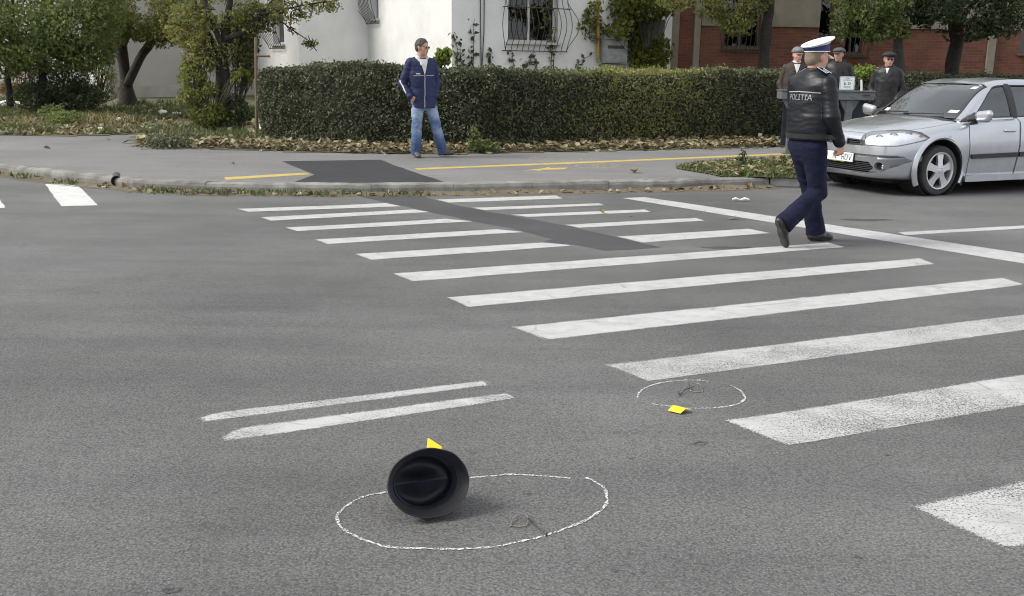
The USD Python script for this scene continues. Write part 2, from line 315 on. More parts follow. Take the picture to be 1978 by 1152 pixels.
# ---------------------------------------------------------------- painted markings (parts of the road and the pavement)
def pxp(pts, h=0.0): return Polygon([g2(a, b, h) for a, b in pts]).buffer(0)
strip = rough(pxp([(692, 379), (818, 380), (857, 390), (900, 401), (1113, 440), (1278, 479), (1167, 485), (1113, 474), (1045, 467), (1067, 462), (1010, 447), (881, 420), (794, 402), (735, 389)]), .035, .10, 3)
obj('asphalt_strip', sheet(strip, .0015), M_dark2, road, label='long dark strip of newer asphalt across the zebra crossing')
cut = strip.buffer(.012)
S_ = [[[(458, 404), (700, 395), (755, 392), (775, 399), (478, 410)], [(830, 386), (1075, 378), (1088, 384), (862, 392)]],
      [[(500, 420), (800, 405), (835, 410), (522, 427)], [(905, 402), (1158, 393), (1170, 397), (930, 407)]],
      [[(551, 440), (860, 423), (915, 428), (575, 447)], [(985, 415), (1245, 405), (1258, 410), (1020, 420)]],
      [[(607, 463), (960, 443), (1015, 449), (634, 472)], [(1080, 435), (1345, 421), (1362, 427), (1115, 441)]],
      [[(685, 491), (1060, 468), (1112, 475), (717, 503)], [(1183, 458), (1447, 442), (1490, 451), (1233, 470)]],
      [[(757, 529), (1600, 469), (1632, 478), (795, 545)]], [[(862, 575), (1775, 499), (1808, 511), (905, 594)]],
      [[(990, 632), (1935, 536), (1985, 551), (1055, 658)]], [[(1165, 705), (2100, 592), (2170, 613), (1252, 740)]],
      [[(1398, 812), (2300, 672), (2400, 712), (1522, 866)]], [[(1752, 978), (2600, 779), (2800, 860), (1945, 1065)]]]
for i, quads in enumerate(S_):
    p = unary_union([rough(pxp(q), .010 if i < 7 else .013, .06 if i < 7 else .022, 20 + i) for q in quads]).difference(cut)
    painted('crosswalk_stripe', p, .0015, M_worn if i > 7 else M_white, road)
for i, q in enumerate([[(87, 356), (148, 355), (189, 397), (118, 399)], [(-75, 360), (-20, 359), (11, 402), (-60, 405)]]):
    painted('side_street_crosswalk_stripe', rough(pxp(q), .012, .06, 40 + i), .0015, M_fresh, road)
painted('stop_line', rough(pxp([(1200, 383), (1245, 381), (1440, 410), (2300, 538), (2300, 562), (1990, 512), (1450, 424)]), .012, .06, 50), .0015, M_white, road)
painted('lane_line', rough(pxp([(1735, 449), (2300, 418), (2300, 424), (1748, 455)]), .01, .06, 51).difference(pxp([(1200, 383), (1245, 381), (1440, 410), (2300, 538), (2300, 562), (1990, 512), (1450, 424)]).buffer(.02)), .0015, M_white, road)
for i, q in enumerate([[(378, 808), (407, 797), (440, 793.5), (937, 734), (952, 745), (396, 817)], [(421, 846), (456, 826), (500, 821), (983, 757), (1012, 770), (430, 856)]]):
    painted('centre_line', rough(pxp(q), .012, .018, 60 + i), .0015, M_worn, road, .028)
Z1 = .1215
patch = rough(pxp([(545, 312), (735, 309), (762, 320), (868, 355), (866, 358), (560, 355), (607, 338)], .12).intersection(Polygon(list(map(tuple, kerb_back)) + [(60, 60), (-60, 60)]).buffer(-.01)), .015, .12, 7)
obj('asphalt_patch', sheet(patch, Z1), M_dark, pav, label='square of fresh black asphalt reaching the kerb')
for i, q in enumerate([[(433, 343), (590, 334), (603, 337), (436, 348)], [(800, 325.5), (1160, 311.5), (1560, 294.5), (1560, 297.5), (1160, 314.5), (805, 328.5)]]):
    painted('yellow_line', rough(pxp(q, .12), .008, .1, 70 + i).difference(patch.buffer(.02)), Z1, M_yellow, pav, .012)
gk = np.array([q for q in smoothline(K, .08) if -11 < q[0] < 3.45]); tk = np.gradient(gk, axis=0); tk /= np.linalg.norm(tk, axis=1, keepdims=True); nk_ = np.stack([tk[:, 1], -tk[:, 0]], 1)
wd = .04 + .20 * meshkit.fbm(np.column_stack([np.arange(len(gk)) * .11, np.zeros(len(gk)), np.zeros(len(gk))]), 3, 71); hg = .065 * meshkit.fbm(np.column_stack([np.arange(len(gk)) * .09, np.ones(len(gk)), np.zeros(len(gk))]), 3, 72)
rows = [np.column_stack([gk - nk_ * .012, hg])] + [np.column_stack([gk + nk_ * (wd * f_)[:, None], hg * (1 - f_) ** 1.3 + .002 + .008 * (meshkit.noise(np.column_stack([gk * 14, np.full(len(gk), f_ * 5)]), 8) - .5) * (1 - f_)]) for f_ in (.25, .5, .75)] + [np.column_stack([gk + nk_ * wd[:, None], np.full(len(gk), -.004)])]
n_ = len(gk); i_ = np.arange(n_ - 1); Fk = np.vstack([np.vstack([np.stack([r_ * n_ + i_, (r_ + 1) * n_ + i_, (r_ + 1) * n_ + i_ + 1], 1), np.stack([r_ * n_ + i_, (r_ + 1) * n_ + i_ + 1, r_ * n_ + i_ + 1], 1)]) for r_ in range(4)])
obj('gutter_soil', tm(np.vstack(rows), Fk), M_soil, smooth=True, kind='structure', label='strip of silt washed up against the kerb')
painted('yellow_arrow', rough(pxp([(1005, 330), (1050, 325.5), (1062, 322.5), (1062, 325), (1098, 324), (1090, 327.5), (1050, 329), (1040, 331), (1035, 329.5)], .12), .01, .06, 75), Z1, M_yellow, pav, .02)
def loop(cx, cy, rx, ry, w, h=.12):
    th = np.linspace(0, 2 * np.pi, 40); p = [g2(cx + rx * math.cos(t), cy + ry * math.sin(t), h) for t in th]
    return LineString(p).buffer(w)
faint = unary_union([loop(1072, 308, 50, 5, .02), LineString([g2(1035, 307, .12), g2(1085, 306, .12)]).buffer(.03), loop(1135, 321, 22, 3.5, .02), loop(1170, 320, 24, 3.5, .02), LineString([g2(1115, 318, .12), g2(1210, 323, .12)]).buffer(.02)])
obj('faded_yellow_symbol', sheet(faint.difference(pxp([(800, 325), (1160, 311), (1560, 294), (1560, 298.5), (1160, 315), (805, 329)], .12).buffer(.02)), Z1), M_yfaint, pav)

# old joint line, tar stains, dust in the gutter
M_dust = cutout('pale_road_dust', (.22, .215, .20), thr=.55, fine=45, soft=.06)
M_tar = cutout('tar_stain', (.07, .07, .07), thr=.53, fine=55, soft=.10)
M_gut = cutout('gutter_dirt', (.17, .145, .10), thr=.49, fine=16, soft=.05)
jl = LineString([g2(*q) for q in ((-40, 573), (100, 567), (230, 559), (330, 551), (450, 546))]).buffer(.010)
obj('joint_line', sheet(rough(jl, .012, .05, 91), .0018), M_dust, road)
for i, (px, py, rx, ry) in enumerate(((1352, 856, .045, .018), (1186, 1103, .016, .007), (1242, 1106, .014, .006), (1216, 885, .016, .008), (330, 1141, .03, .010), (1018, 955, .02, .008), (1660, 1077, .016, .006), (1715, 880, .014, .006), (1680, 425, .3, .05), (1400, 478, .25, .04))):
    c = g2(px, py); th = np.linspace(0, 2 * np.pi, 24, endpoint=False)
    obj('tar_stain', sheet(rough(Polygon([(c[0] + rx * math.cos(q), c[1] + ry * 1.6 * math.sin(q)) for q in th]), rx * .35, rx * .5, 120 + i), .0022), M_tar, road)
gd = rough(Polygon([tuple(q) for q in Ks if -12 < q[0] < 3.5] + [tuple(q) for q in np.asarray(LineString([tuple(q) for q in Ks if -12 < q[0] < 3.5]).parallel_offset(.26, 'right').coords)][::(1 if np.asarray(LineString([tuple(q) for q in Ks if -12 < q[0] < 3.5]).parallel_offset(.26, 'right').coords)[0, 0] > 0 else -1)]).buffer(0), .09, .25, 17).difference(unary_union([strip.buffer(.02)]))
obj('gutter_dirt', sheet(gd, .0026), M_gut, road)
# chalk rings
def ring(name, px, w, label, mat, seed, z=.008):
    g = np.array([g2(a, b) for a, b in px]); s = np.r_[0, np.cumsum(np.linalg.norm(np.diff(g, axis=0), axis=1))]
    t = np.linspace(0, s[-1], int(s[-1] / .008)); c = np.stack([PchipInterpolator(s, g[:, k])(t) for k in (0, 1)], 1)
    nz = lambda k, f: meshkit.fbm(np.column_stack([t * f, t * 0 + k, t * 0]), 3, seed) - .5
    d = np.gradient(c, axis=0); d /= np.linalg.norm(d, axis=1, keepdims=True); nrm = np.stack([-d[:, 1], d[:, 0]], 1)
    l_ = c + nrm * (w * (.42 + .8 * nz(1, 40)) + .006 * nz(3, 12))[:, None]; r_ = c - nrm * (w * (.42 + .8 * nz(2, 40)) - .006 * nz(3, 12))[:, None]
    return l_, r_
def chalk(label, runs, w, mat):
    V, F, o = [], [], 0
    for k, px in enumerate(runs):
        l_, r_ = ring('', px, w, '', mat, 5 + k); n = len(l_)
        V.append(np.column_stack([np.stack([l_, r_], 1).reshape(-1, 2), np.full(2 * n, .003)]))
        i = np.arange(n - 1) * 2 + o; F += [np.stack([i, i + 1, i + 3], 1), np.stack([i, i + 3, i + 2], 1)]; o += 2 * n
    t = tm(np.vstack(V), np.vstack(F)); a = np.cross(t.vertices[t.faces[:, 1]] - t.vertices[t.faces[:, 0]], t.vertices[t.faces[:, 2]] - t.vertices[t.faces[:, 0]])[:, 2]
    t.faces[a < 0] = t.faces[a < 0][:, ::-1]
    obj('chalk_circle', t, mat, label=label, cat='chalk mark')
chalk('large white chalk ring drawn on the asphalt round the black hat', [[(903, 924), (830, 937), (749, 951), (707, 959), (674, 975), (653, 995), (653, 1011), (678, 1032), (710, 1046.5), (755, 1058), (814, 1061), (875, 1062), (924, 1060), (972, 1055), (1017, 1045), (1060, 1034), (1102, 1019), (1137, 1004), (1163, 985), (1174, 966), (1168, 946), (1150, 932), (1131, 924)],
      [(1102, 925), (1053, 921), (988, 918), (950, 921), (903, 924)]], .0125, M_chalk)
chalk('small broken chalk ring beside the yellow marker lying flat on the road', [[(1231, 769), (1237, 757.5), (1254, 747), (1278, 740.5), (1306, 737), (1333, 735.5), (1356, 736), (1367, 738)],
      [(1411, 746), (1424, 752), (1434, 760), (1439, 768), (1436, 775), (1424, 782), (1398, 787), (1363, 790), (1332, 790), (1305, 787), (1279, 784), (1259, 781)]], .012, M_chalk)
# ---------------------------------------------------------------- buildings
M_stucco = pm('white_stucco', (.60, .60, .575), .9, (.70, .70, .685), 1.6, bump=.6, bscale=28, bdist=.012, detail=8)
M_plinth = pm('grey_plinth', (.30, .28, .25), .95, (.42, .40, .36), 2.0, bump=.5, bscale=20)
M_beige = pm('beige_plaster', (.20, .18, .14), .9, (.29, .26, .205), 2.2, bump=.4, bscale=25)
M_frame = pm('white_window_frame', (.45, .45, .43), .5, (.54, .54, .52), 4)
M_dframe = pm('brown_window_frame', (.10, .075, .055), .6, (.14, .11, .08), 4)
M_iron = pm('dark_iron', (.035, .033, .032), .55, (.075, .06, .05), 9)
M_pane = pane('window_pane', (.30, .38, .36), refl=.06)
M_inside = pm('dark_room', (.02, .022, .022), .9, (.035, .035, .033), 2)
M_curtain = pm('green_curtain', (.05, .10, .085), .85, (.09, .16, .135), 5)
M_yellowpipe = pm('yellow_pipe_paint', (.42, .27, .05), .5, (.34, .20, .05), 6)
M_zinc = pm('grey_box_paint', (.20, .205, .205), .6, (.33, .34, .34), 9, bump=.2, bscale=40)
M_cable = pm('cable_black', (.05, .05, .05), .6)
M_postm = pm('rusty_post', (.10, .075, .055), .7, (.17, .12, .08), 12)
def brickm(name):
    n = {'g': ('geometry', {}), 's': ('separate_xyz', {}), 'c': ('combine_xyz', {'z': 0.0}),
         'b': ('brick_texture', {'scale': 1.0, 'brick_width': .25, 'row_height': .075, 'mortar_size': .006, 'mortar_smooth': .2, 'color1': (.15, .055, .035), 'color2': (.215, .080, .048), 'mortar': (.165, .12, .095)}),
         'n': ('noise_texture', {'scale': 1.3, 'detail': 6}), 'r': ('rgb_ramp', {'ramp': [(.3, (.75, .75, .75)), (.7, (1.1, 1.1, 1.1))]}), 'm': ('mix', {'mix_type': 'multiply', 'fac': 1.0}),
         'bp': ('bump', {'strength': .8, 'distance': .01, 'invert': True}), 'p': ('principled_bsdf', {'roughness': .9})}
    return usdkit.material(stage, L + name, n, [('g.position', 's.vector'), ('s.x', 'c.x'), ('s.z', 'c.y'), ('c.vector', 'b.vector'), ('g.position', 'n.vector'), ('n.fac', 'r.fac'),
        ('b.color', 'm.color1'), ('r.color', 'm.color2'), ('m.color', 'p.base_color'), ('b.fac', 'bp.height'), ('bp.normal', 'p.normal')], surface='p.BSDF')
M_brick = brickm('red_brick')

class Wall:
    """Vertical wall from a to b, seen from outside left to right: u along it, d inwards, w up."""
    def __init__(s, a, b):
        s.a = np.array([a[0], a[1], 0.0]); e = np.array([b[0] - a[0], b[1] - a[1], 0.0]); s.len = np.linalg.norm(e); s.e = e / s.len
        s.n = np.cross(s.e, [0, 0, 1.0]); s.m = np.eye(4); s.m[:3, 0], s.m[:3, 1], s.m[:3, 2], s.m[:3, 3] = s.e, -s.n, [0, 0, 1], s.a
    def uw(s, px, py, out=0.0):
        d = ray(px, py); o = np.array([0, 0, EYE]); t = ((s.a + s.n * out - o) @ s.n) / (d @ s.n); p = o + d * t
        return (p - s.a) @ s.e, p[2]
    def put(s, mesh): return placed(mesh, s.m)
    def pt(s, u, w, out=0.0): return s.a + s.e * u + s.n * out + np.array([0, 0, w])
P1, P2, P3, P4, P5, P6 = (-11.6, 29.2), (-7.9, 31.4), (-5.8, 27.85), (-4.08, 28.85), (-1.5, 24.5), (4.3, 27.94)
P0, Pm = (-13.66, 32.6), (-17.1, 30.6)
WB0, WA1, WB1, WA2, WB2 = Wall(P1, P2), Wall(P2, P3), Wall(P3, P4), Wall(P4, P5), Wall(P5, P6)
# WA1/WA2 run from the far inner corner to the near outer corner as seen from outside
P7 = (30.0, 29.2)
WR = Wall(P6, P7)
white = thing('white_building', 'white stucco apartment building with stepped facade and barred bay windows', 'building')
brick = thing('brick_building', 'red brick ground floor facade with beige pillars in the shade of trees', 'building')
cuts = {'white': [], 'brick': []}

def grille(parent, W, u0, u1, w0, w1, nb, belly=.22, r=.009):
    g = thing('window_grille', None, None, parent=parent)
    def bar(u, side=0.0):
        t = np.linspace(0, 1, 18); out = .10 + belly * np.sin(np.clip(t * 1.35, 0, 1) * math.pi) ** 1.5 * 1.0
        return [W.pt(u + side * (o - .10) * .9, w0 + (w1 - w0) * k, o) for k, o in zip(t, out)]
    for k in range(nb):
        u = u0 + (u1 - u0) * k / (nb - 1); obj('bar', tube(bar(u), r, 5), M_iron, g, True)
    for sd, u in ((-1, u0), (1, u1)): obj('bar', tube(bar(u, sd), r, 5), M_iron, g, True)
    for w, o in ((w0, .10), (w1, .10), (w0 + .62 * (w1 - w0), .21)):
        obj('rail', tube([W.pt(u0 - .03, w, 0.02), W.pt(u0 - .03, w, o), W.pt(u1 + .03, w, o), W.pt(u1 + .03, w, .02)], r * 1.3, 5), M_iron, g)
def window(parent, key, W, u0, u1, w0, w1, mull=(), fm=None, depth=.16, back=None, sill=True):
    fm = fm or M_frame
    cuts[key].append(W.put(bx(u0, u1, -.3, .55, w0, w1)))
    g = thing('window', None, None, parent=parent); f = .055
    fr = [bx(u0 + .002, u0 + f, depth, depth + .06, w0 + .002, w1 - .002), bx(u1 - f, u1 - .002, depth, depth + .06, w0 + .002, w1 - .002), bx(u0 + f, u1 - f, depth, depth + .06, w0 + .002, w0 + f), bx(u0 + f, u1 - f, depth, depth + .06, w1 - f, w1 - .002)]
    edges = [u0 + f] + [x for m in mull for x in (m - .03, m + .03)] + [u1 - f]
    for m in mull: fr.append(bx(m - .03, m + .03, depth - .003, depth + .057, w0 + f, w1 - f))
    obj('frame', [W.put(b) for b in fr], fm, g)
    for i in range(0, len(edges), 2): obj('pane', W.put(bx(edges[i], edges[i + 1], depth + .025, depth + .031, w0 + f, w1 - f)), M_pane, g)
    obj('room', W.put(bx(u0 + .003, u1 - .003, .50, .53, w0 + .003, w1 - .003)), M_inside, g)
    if back: obj('curtain', W.put(bx(edges[-2], edges[-1], .36, .37, w0 + f, w1 - f)), back, g)
    if sill: obj('sill', W.put(bx(u0 - .06, u1 + .06, -.09, depth - .002, w0 - .05, w0 + .004)), fm, g)
# big window with a pot-bellied grille, right of the corner
ua, wa = WB2.uw(981, 81); ub, _ = WB2.uw(1077, 81); um, _ = WB2.uw(1027, 60)
window(white, 'white', WB2, ua, ub, wa, wa + 1.45, [um], M_frame, back=M_curtain)
ga, gw = WB2.uw(976, 98, .1); gb, _ = WB2.uw(1094, 98, .1)
grille(white, WB2, ga, gb, gw, gw + 1.65, 12, .24)
for W, pa, pb, py in ((WA2, 714, 733, 46), (WA1, 527, 551, 94)):
    u0, w0 = W.uw(pa, py); u1, _ = W.uw(pb, py); w0 = W.uw((pa + pb) / 2, py)[1]
    u0, u1 = min(u0, u1), max(u0, u1); u0 = max(u0, .15)
    window(white, 'white', W, u0 + .06, u1 - .06, w0 + .12, w0 + 1.45, [], M_frame)
    grille(white, W, u0, u1, w0, w0 + 1.6, 8, .24)
# dark entrance overgrown with creeper
da, _ = WB2.uw(1222, 60); db, _ = WB2.uw(1284, 60)
cuts['white'].append(WB2.put(bx(da, db, -.2, 1.0, .15, 2.75)))
obj('doorway', WB2.put(bx(da + .01, db - .01, .92, .96, .16, 2.74)), M_inside, white)
foot = Polygon([Pm, P0, P1, P2, P3, P4, P5, P6, (4.3, 44), (-17.1, 44)])
wall_m = to_man(extrude(foot, 7.4, -.4))
for c in cuts['white']: wall_m -= to_man(c)
obj('wall', from_man(wall_m), M_stucco, white)
plv = [Wall(a, b) for a, b in ((Pm, P0), (P0, P1), (P1, P2), (P2, P3), (P3, P4), (P4, P5), (P5, P6))]
pz = WB0.uw(340, 166)[1]
for i, W in enumerate(plv):
    if i in (3, 5): seg = bx(.0, W.len + .035, -.035, .2, -.3, pz)
    elif i == 6: seg = bx(.002, da - .05, -.036, .2, -.3, pz - .25)
    else: seg = bx(.002, W.len - .002, -.036, .2, -.3, pz - .001 * i)
    obj('plinth', W.put(seg), M_plinth, white)
M_shadegrey = pm('grey_render', (.33, .32, .30), .9, (.42, .41, .385), .8, bump=.5, bscale=25, detail=8)  # grey carries the tree shade on this wall, besides its own greyish tone
obj('grey_render', WB0.put(bx(.004, WB0.len - .004, -.012, .1, pz + .002, 6.99)), M_shadegrey, white)  # thin slab added over the stucco to hold that shade tone
obj('roof', extrude(foot.buffer(.35, join_style=2), .25, 7.0), M_plinth, white)
# cables down the wall, downpipe at the far left corner
for pts in ([(928, -60), (928.5, 60), (929.5, 134)], [(936, -60), (935, 60), (931, 134)]):
    obj('cable', tube([WB2.pt(*WB2.uw(a, b, .03), .03) for a, b in pts], .013, 6), M_cable, white)
obj('downpipe', tube([WB0.pt(.12, w, .08) for w in (.2, 3, 7)], .045, 8), M_zinc, white, True)

gp = thing('gas_pipe', 'yellow gas pipe running down the white wall beside the doorway', 'pipe')
pp = [WB2.pt(*WB2.uw(a, b, .12), .12) for a, b in ((1156, -90), (1155, 0), (1155, 60), (1155, 114), (1158, 121), (1165, 125), (1212, 128))]
obj('pipe', tube(pp[:4], .042, 10), M_yellowpipe, gp, True); obj('lower_bend', tube(pp[3:], .04, 10), M_zinc, gp, True)
for b in (10, 70): c = WB2.pt(*WB2.uw(1155, b, .12), .12); obj('bracket', placed(rbox(.14, .05, .04, .008), frame(c, WB2.e, -WB2.n)), M_iron, gp)
c0, c1 = WB2.uw(1165, 122, .25), WB2.uw(1213, 77, .25)
mb = thing('meter_box', 'grey metal gas meter box on the white wall next to the yellow pipe', 'meter box')
u0, u1, w0, w1 = c0[0], c1[0], c0[1], c1[1]
obj('cabinet', WB2.put(bx(u0, u1, -.25, -.002, w0, w1)), M_zinc, mb)
obj('door', WB2.put(bx(u0 + .03, u1 - .03, -.262, -.252, w0 + .03, w1 - .03)), M_zinc, mb)
obj('lid', WB2.put(bx(u0 - .03, u1 + .03, -.29, -.002, w1 + .002, w1 + .03)), M_zinc, mb)
obj('vent', WB2.put(bx(u0 + .12, u1 - .12, -.266, -.2625, w0 + .36, w0 + .44)), M_iron, mb)

# brick building
wallr = to_man(extrude(Polygon([P6, P7, (30, 44), (4.31, 44)]), 7.4, -.4))
band = WR.uw(1500, 52)[1]
def rwin(pa, pb, ya, h, mull, bars, yb):
    u0, w0 = WR.uw(pa, ya); u1, _ = WR.uw(pb, ya)
    window(brick, 'brick', WR, u0, u1, w0, w0 + h, mull, M_dframe)
    if bars: grille(brick, WR, u0 - .06, u1 + .06, WR.uw(pa, yb, .1)[1], w0 + h, bars, .14, .011)
rwin(1398, 1468, 92, 1.7, [WR.uw(1433, 50)[0]], 10, 99)
rwin(1581, 1609, 72, 1.5, [], 0, 0)
rwin(1630, 1668, 104, 1.6, [WR.uw(1649, 50)[0]], 6, 110)
rwin(1968, 2060, 104, 1.4, [WR.uw(2014, 50)[0]], 0, 0)
for c in cuts['brick']: wallr -= to_man(c)
obj('wall', from_man(wallr), M_brick, brick)
def slab(pa, pb, w0, w1, proud):
    a, b = WR.uw(pa, 100)[0], WR.uw(pb, 100)[0]
    return to_man(WR.put(bx(a, b, -proud, .05, w0, w1)))
pl = slab(1352, 2400, band, 6.9, .025)
for c in cuts['brick']: pl -= to_man(c)
obj('plaster_band', from_man(pl), M_beige, brick)
for pa, pb in ((1287, 1309), (1338, 1350), (1906, 1920)): obj('pillar', from_man(slab(pa, pb, .05, 6.9, .07)), M_beige, brick)
obj('roof', extrude(Polygon([(4.67, 27.6), (30.3, 28.8), (30.3, 44), (4.67, 44)]), .25, 7.002), M_plinth, brick)

# old steel post with a short arm by the end of the hedge
pb = at(496, 262, 20.3); pt_ = at(494, 72, 20.3)
ps = thing('steel_post', 'rusty thin steel post with short sideways arm at the left end of the hedge', 'post')
obj('pole', tube([[pb[0], 20.3, .05], [pt_[0], 20.3, pt_[2]]], .032, 8), M_postm, ps, True)
a0 = at(497, 108, 20.3); a1 = at(522, 109, 20.3)
obj('arm', tube([[a0[0], 20.26, a0[2]], [a1[0], 20.26, a1[2]]], .022, 8), M_postm, ps, True)
# ---------------------------------------------------------------- plants
M_bark = pm('dark_bark', (.016, .013, .011), .95, (.045, .038, .031), 14, bump=.9, bscale=30, bdist=.02)
M_barkg = pm('grey_bark', (.045, .044, .044), .95, (.085, .083, .08), 12, bump=.8, bscale=30, bdist=.02)
M_stem = pm('green_stem', (.035, .035, .02), .8, (.06, .052, .032), 10)
M_hcore = pm('hedge_inside', (.012, .014, .008), 1.0, (.03, .028, .018), 8)
M_hedge = leafm('hedge_leaves', [(0, (.038, .046, .026)), (.4, (.078, .094, .048)), (.75, (.135, .148, .08)), (1, (.25, .25, .15))], .25, .5, 1.3, .3)
M_hyell = leafm('yellowing_hedge_leaves', [(0, (.12, .135, .04)), (.5, (.24, .25, .08)), (1, (.40, .37, .14))], .3, .5, 1.3)
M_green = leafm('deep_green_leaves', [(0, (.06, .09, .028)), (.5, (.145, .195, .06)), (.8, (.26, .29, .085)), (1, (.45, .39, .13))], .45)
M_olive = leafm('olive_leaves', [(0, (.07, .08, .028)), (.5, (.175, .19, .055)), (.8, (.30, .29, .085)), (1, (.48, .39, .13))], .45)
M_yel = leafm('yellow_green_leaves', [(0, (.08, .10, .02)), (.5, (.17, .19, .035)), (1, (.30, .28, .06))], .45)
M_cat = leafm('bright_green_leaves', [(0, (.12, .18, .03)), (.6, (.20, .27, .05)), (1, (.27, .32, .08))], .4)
M_dgrn = leafm('dark_green_leaves', [(0, (.032, .05, .024)), (.5, (.066, .096, .042)), (1, (.15, .18, .075))], .4)  # darkest of the leaf greens
M_rust = leafm('rusty_leaves', [(0, (.13, .08, .03)), (.5, (.22, .14, .045)), (1, (.25, .20, .07))], .35)
M_litter = leafm('fallen_leaf', [(0, (.07, .047, .028)), (.25, (.15, .108, .06)), (.5, (.205, .175, .09)), (.8, (.27, .24, .135)), (1, (.40, .36, .24))], .12, .65, 3.0, .12)
M_grass = leafm('grass_blades', [(0, (.045, .07, .02)), (.6, (.10, .13, .04)), (1, (.24, .22, .10))], .3, .6, 2.5, .5)
M_dry = leafm('dry_grass', [(0, (.15, .13, .06)), (.5, (.27, .23, .11)), (1, (.38, .33, .18))], .3, .6, 2.5, .3)

def leaves(pos, size, seed, up=.35, aspect=.55, fold=.25):
    """One folded diamond per position."""
    r = np.random.default_rng(seed); n = len(pos); s = size * r.uniform(.6, 1.35, n)
    d = r.normal(size=(n, 3)); d /= np.linalg.norm(d, axis=1, keepdims=True)
    nn = r.normal(size=(n, 3)) + [0, -.25, up * 3]; nn -= d * (nn * d).sum(1, keepdims=True); nn /= np.linalg.norm(nn, axis=1, keepdims=True)
    b = np.cross(nn, d); L_, W_ = (s / 2)[:, None], (s * aspect / 2)[:, None]; mid = pos - d * L_ * .15
    v = np.stack([pos - d * L_, mid + b * W_ + nn * W_ * fold * 2, pos + d * L_, mid - b * W_ + nn * W_ * fold * 2], 1).reshape(-1, 3)
    i = np.arange(n)[:, None] * 4; f = np.concatenate([i + [0, 2, 1], i + [0, 3, 2]], 1).reshape(-1, 3)
    t = tm(v, f); t.metadata['vpi'] = 4; return t
def cloud(c, rad, n, seed, gap=.45, gs=1.6, shell=.35):
    """Positions in an ellipsoid, thinned into clumps."""
    r = np.random.default_rng(seed); k = int(n * 3.2)
    d = r.normal(size=(k, 3)); d /= np.linalg.norm(d, axis=1, keepdims=True)
    p = d * (r.uniform(shell ** 3, 1, k) ** (1 / 3))[:, None]
    edge = meshkit.fbm(d * 2.1 + seed * 3.1, 3, seed); p *= (.65 + .7 * edge)[:, None]
    p = p * np.asarray(rad) + np.asarray(c)
    return p[meshkit.fbm(p * gs * 1.3, 3, seed + 9) > gap][:n]
def wig(pts, rad, amp, seed, n=10):
    """A crooked limb."""
    p = np.asarray(pts, float); s = np.r_[0, np.cumsum(np.linalg.norm(np.diff(p, axis=0), axis=1))]; t = np.linspace(0, s[-1], max(8, int(s[-1] / .18)))
    q = np.stack([PchipInterpolator(s, p[:, k])(t) for k in range(3)], 1); rr = np.interp(t, s, rad)
    w = np.stack([meshkit.fbm(np.column_stack([t * 1.7 + k * 9, t * 0, t * 0]), 3, seed + k) - .5 for k in range(3)], 1); w -= w[0]
    return tube(q + w * amp, rr * (1 + .25 * (meshkit.noise(np.column_stack([t * 4, t * 0, t * 0]), seed) - .5)), n)
def twigs(pos, root, n, seed, r=.008):
    rg = np.random.default_rng(seed); out = []
    for p in pos[rg.choice(len(pos), min(n, len(pos)), replace=False)]:
        a = p + (np.asarray(root) - p) * rg.uniform(.35, .7); m = (a + p) / 2 + rg.normal(0, .06, 3); out.append(tube([a, m, p], [r * 1.4, r, r * .4], 4, False))
    return out
def plant(name, label, cat, limbs, clouds, size, mat, bark=M_bark, group=None, up=.3, twig=30, root=None, aspect=.55):
    """limbs: (points, radii); clouds: (centre, radii, count, gap)."""
    t = thing(name, label, cat, group=group)
    sd = abs(hash((name, label, len(clouds)))) % 1 + len(label) * 7 + int(abs(clouds[0][0][0]) * 13) % 97
    ps = [cloud(c, r_, n, sd + 11 * i, g) for i, (c, r_, n, g) in enumerate(clouds)]
    ls = [wig(p, r_, .10 if r_[0] > .05 else .05, sd + 3 * i) for i, (p, r_) in enumerate(limbs)]
    for (c, _, _, _), p in zip(clouds, ps):
        if twig and len(p): ls += twigs(p, c if root is None else root, twig, sd)
    if limbs:
        obj('trunk', ls[0], bark, t, True)
        for q in ls[1:len(limbs)]: obj('branch', q, bark, t, True)
    if ls[len(limbs):]: obj('twigs', ls[len(limbs):], bark, t, True, kind='stuff')
    obj('crown' if cat == 'tree' else 'foliage', leaves(np.vstack(ps), size, sd, up, aspect), mat, t)
    return t
def A(Y, *pp): return [at(a, b, Y) for a, b in pp]

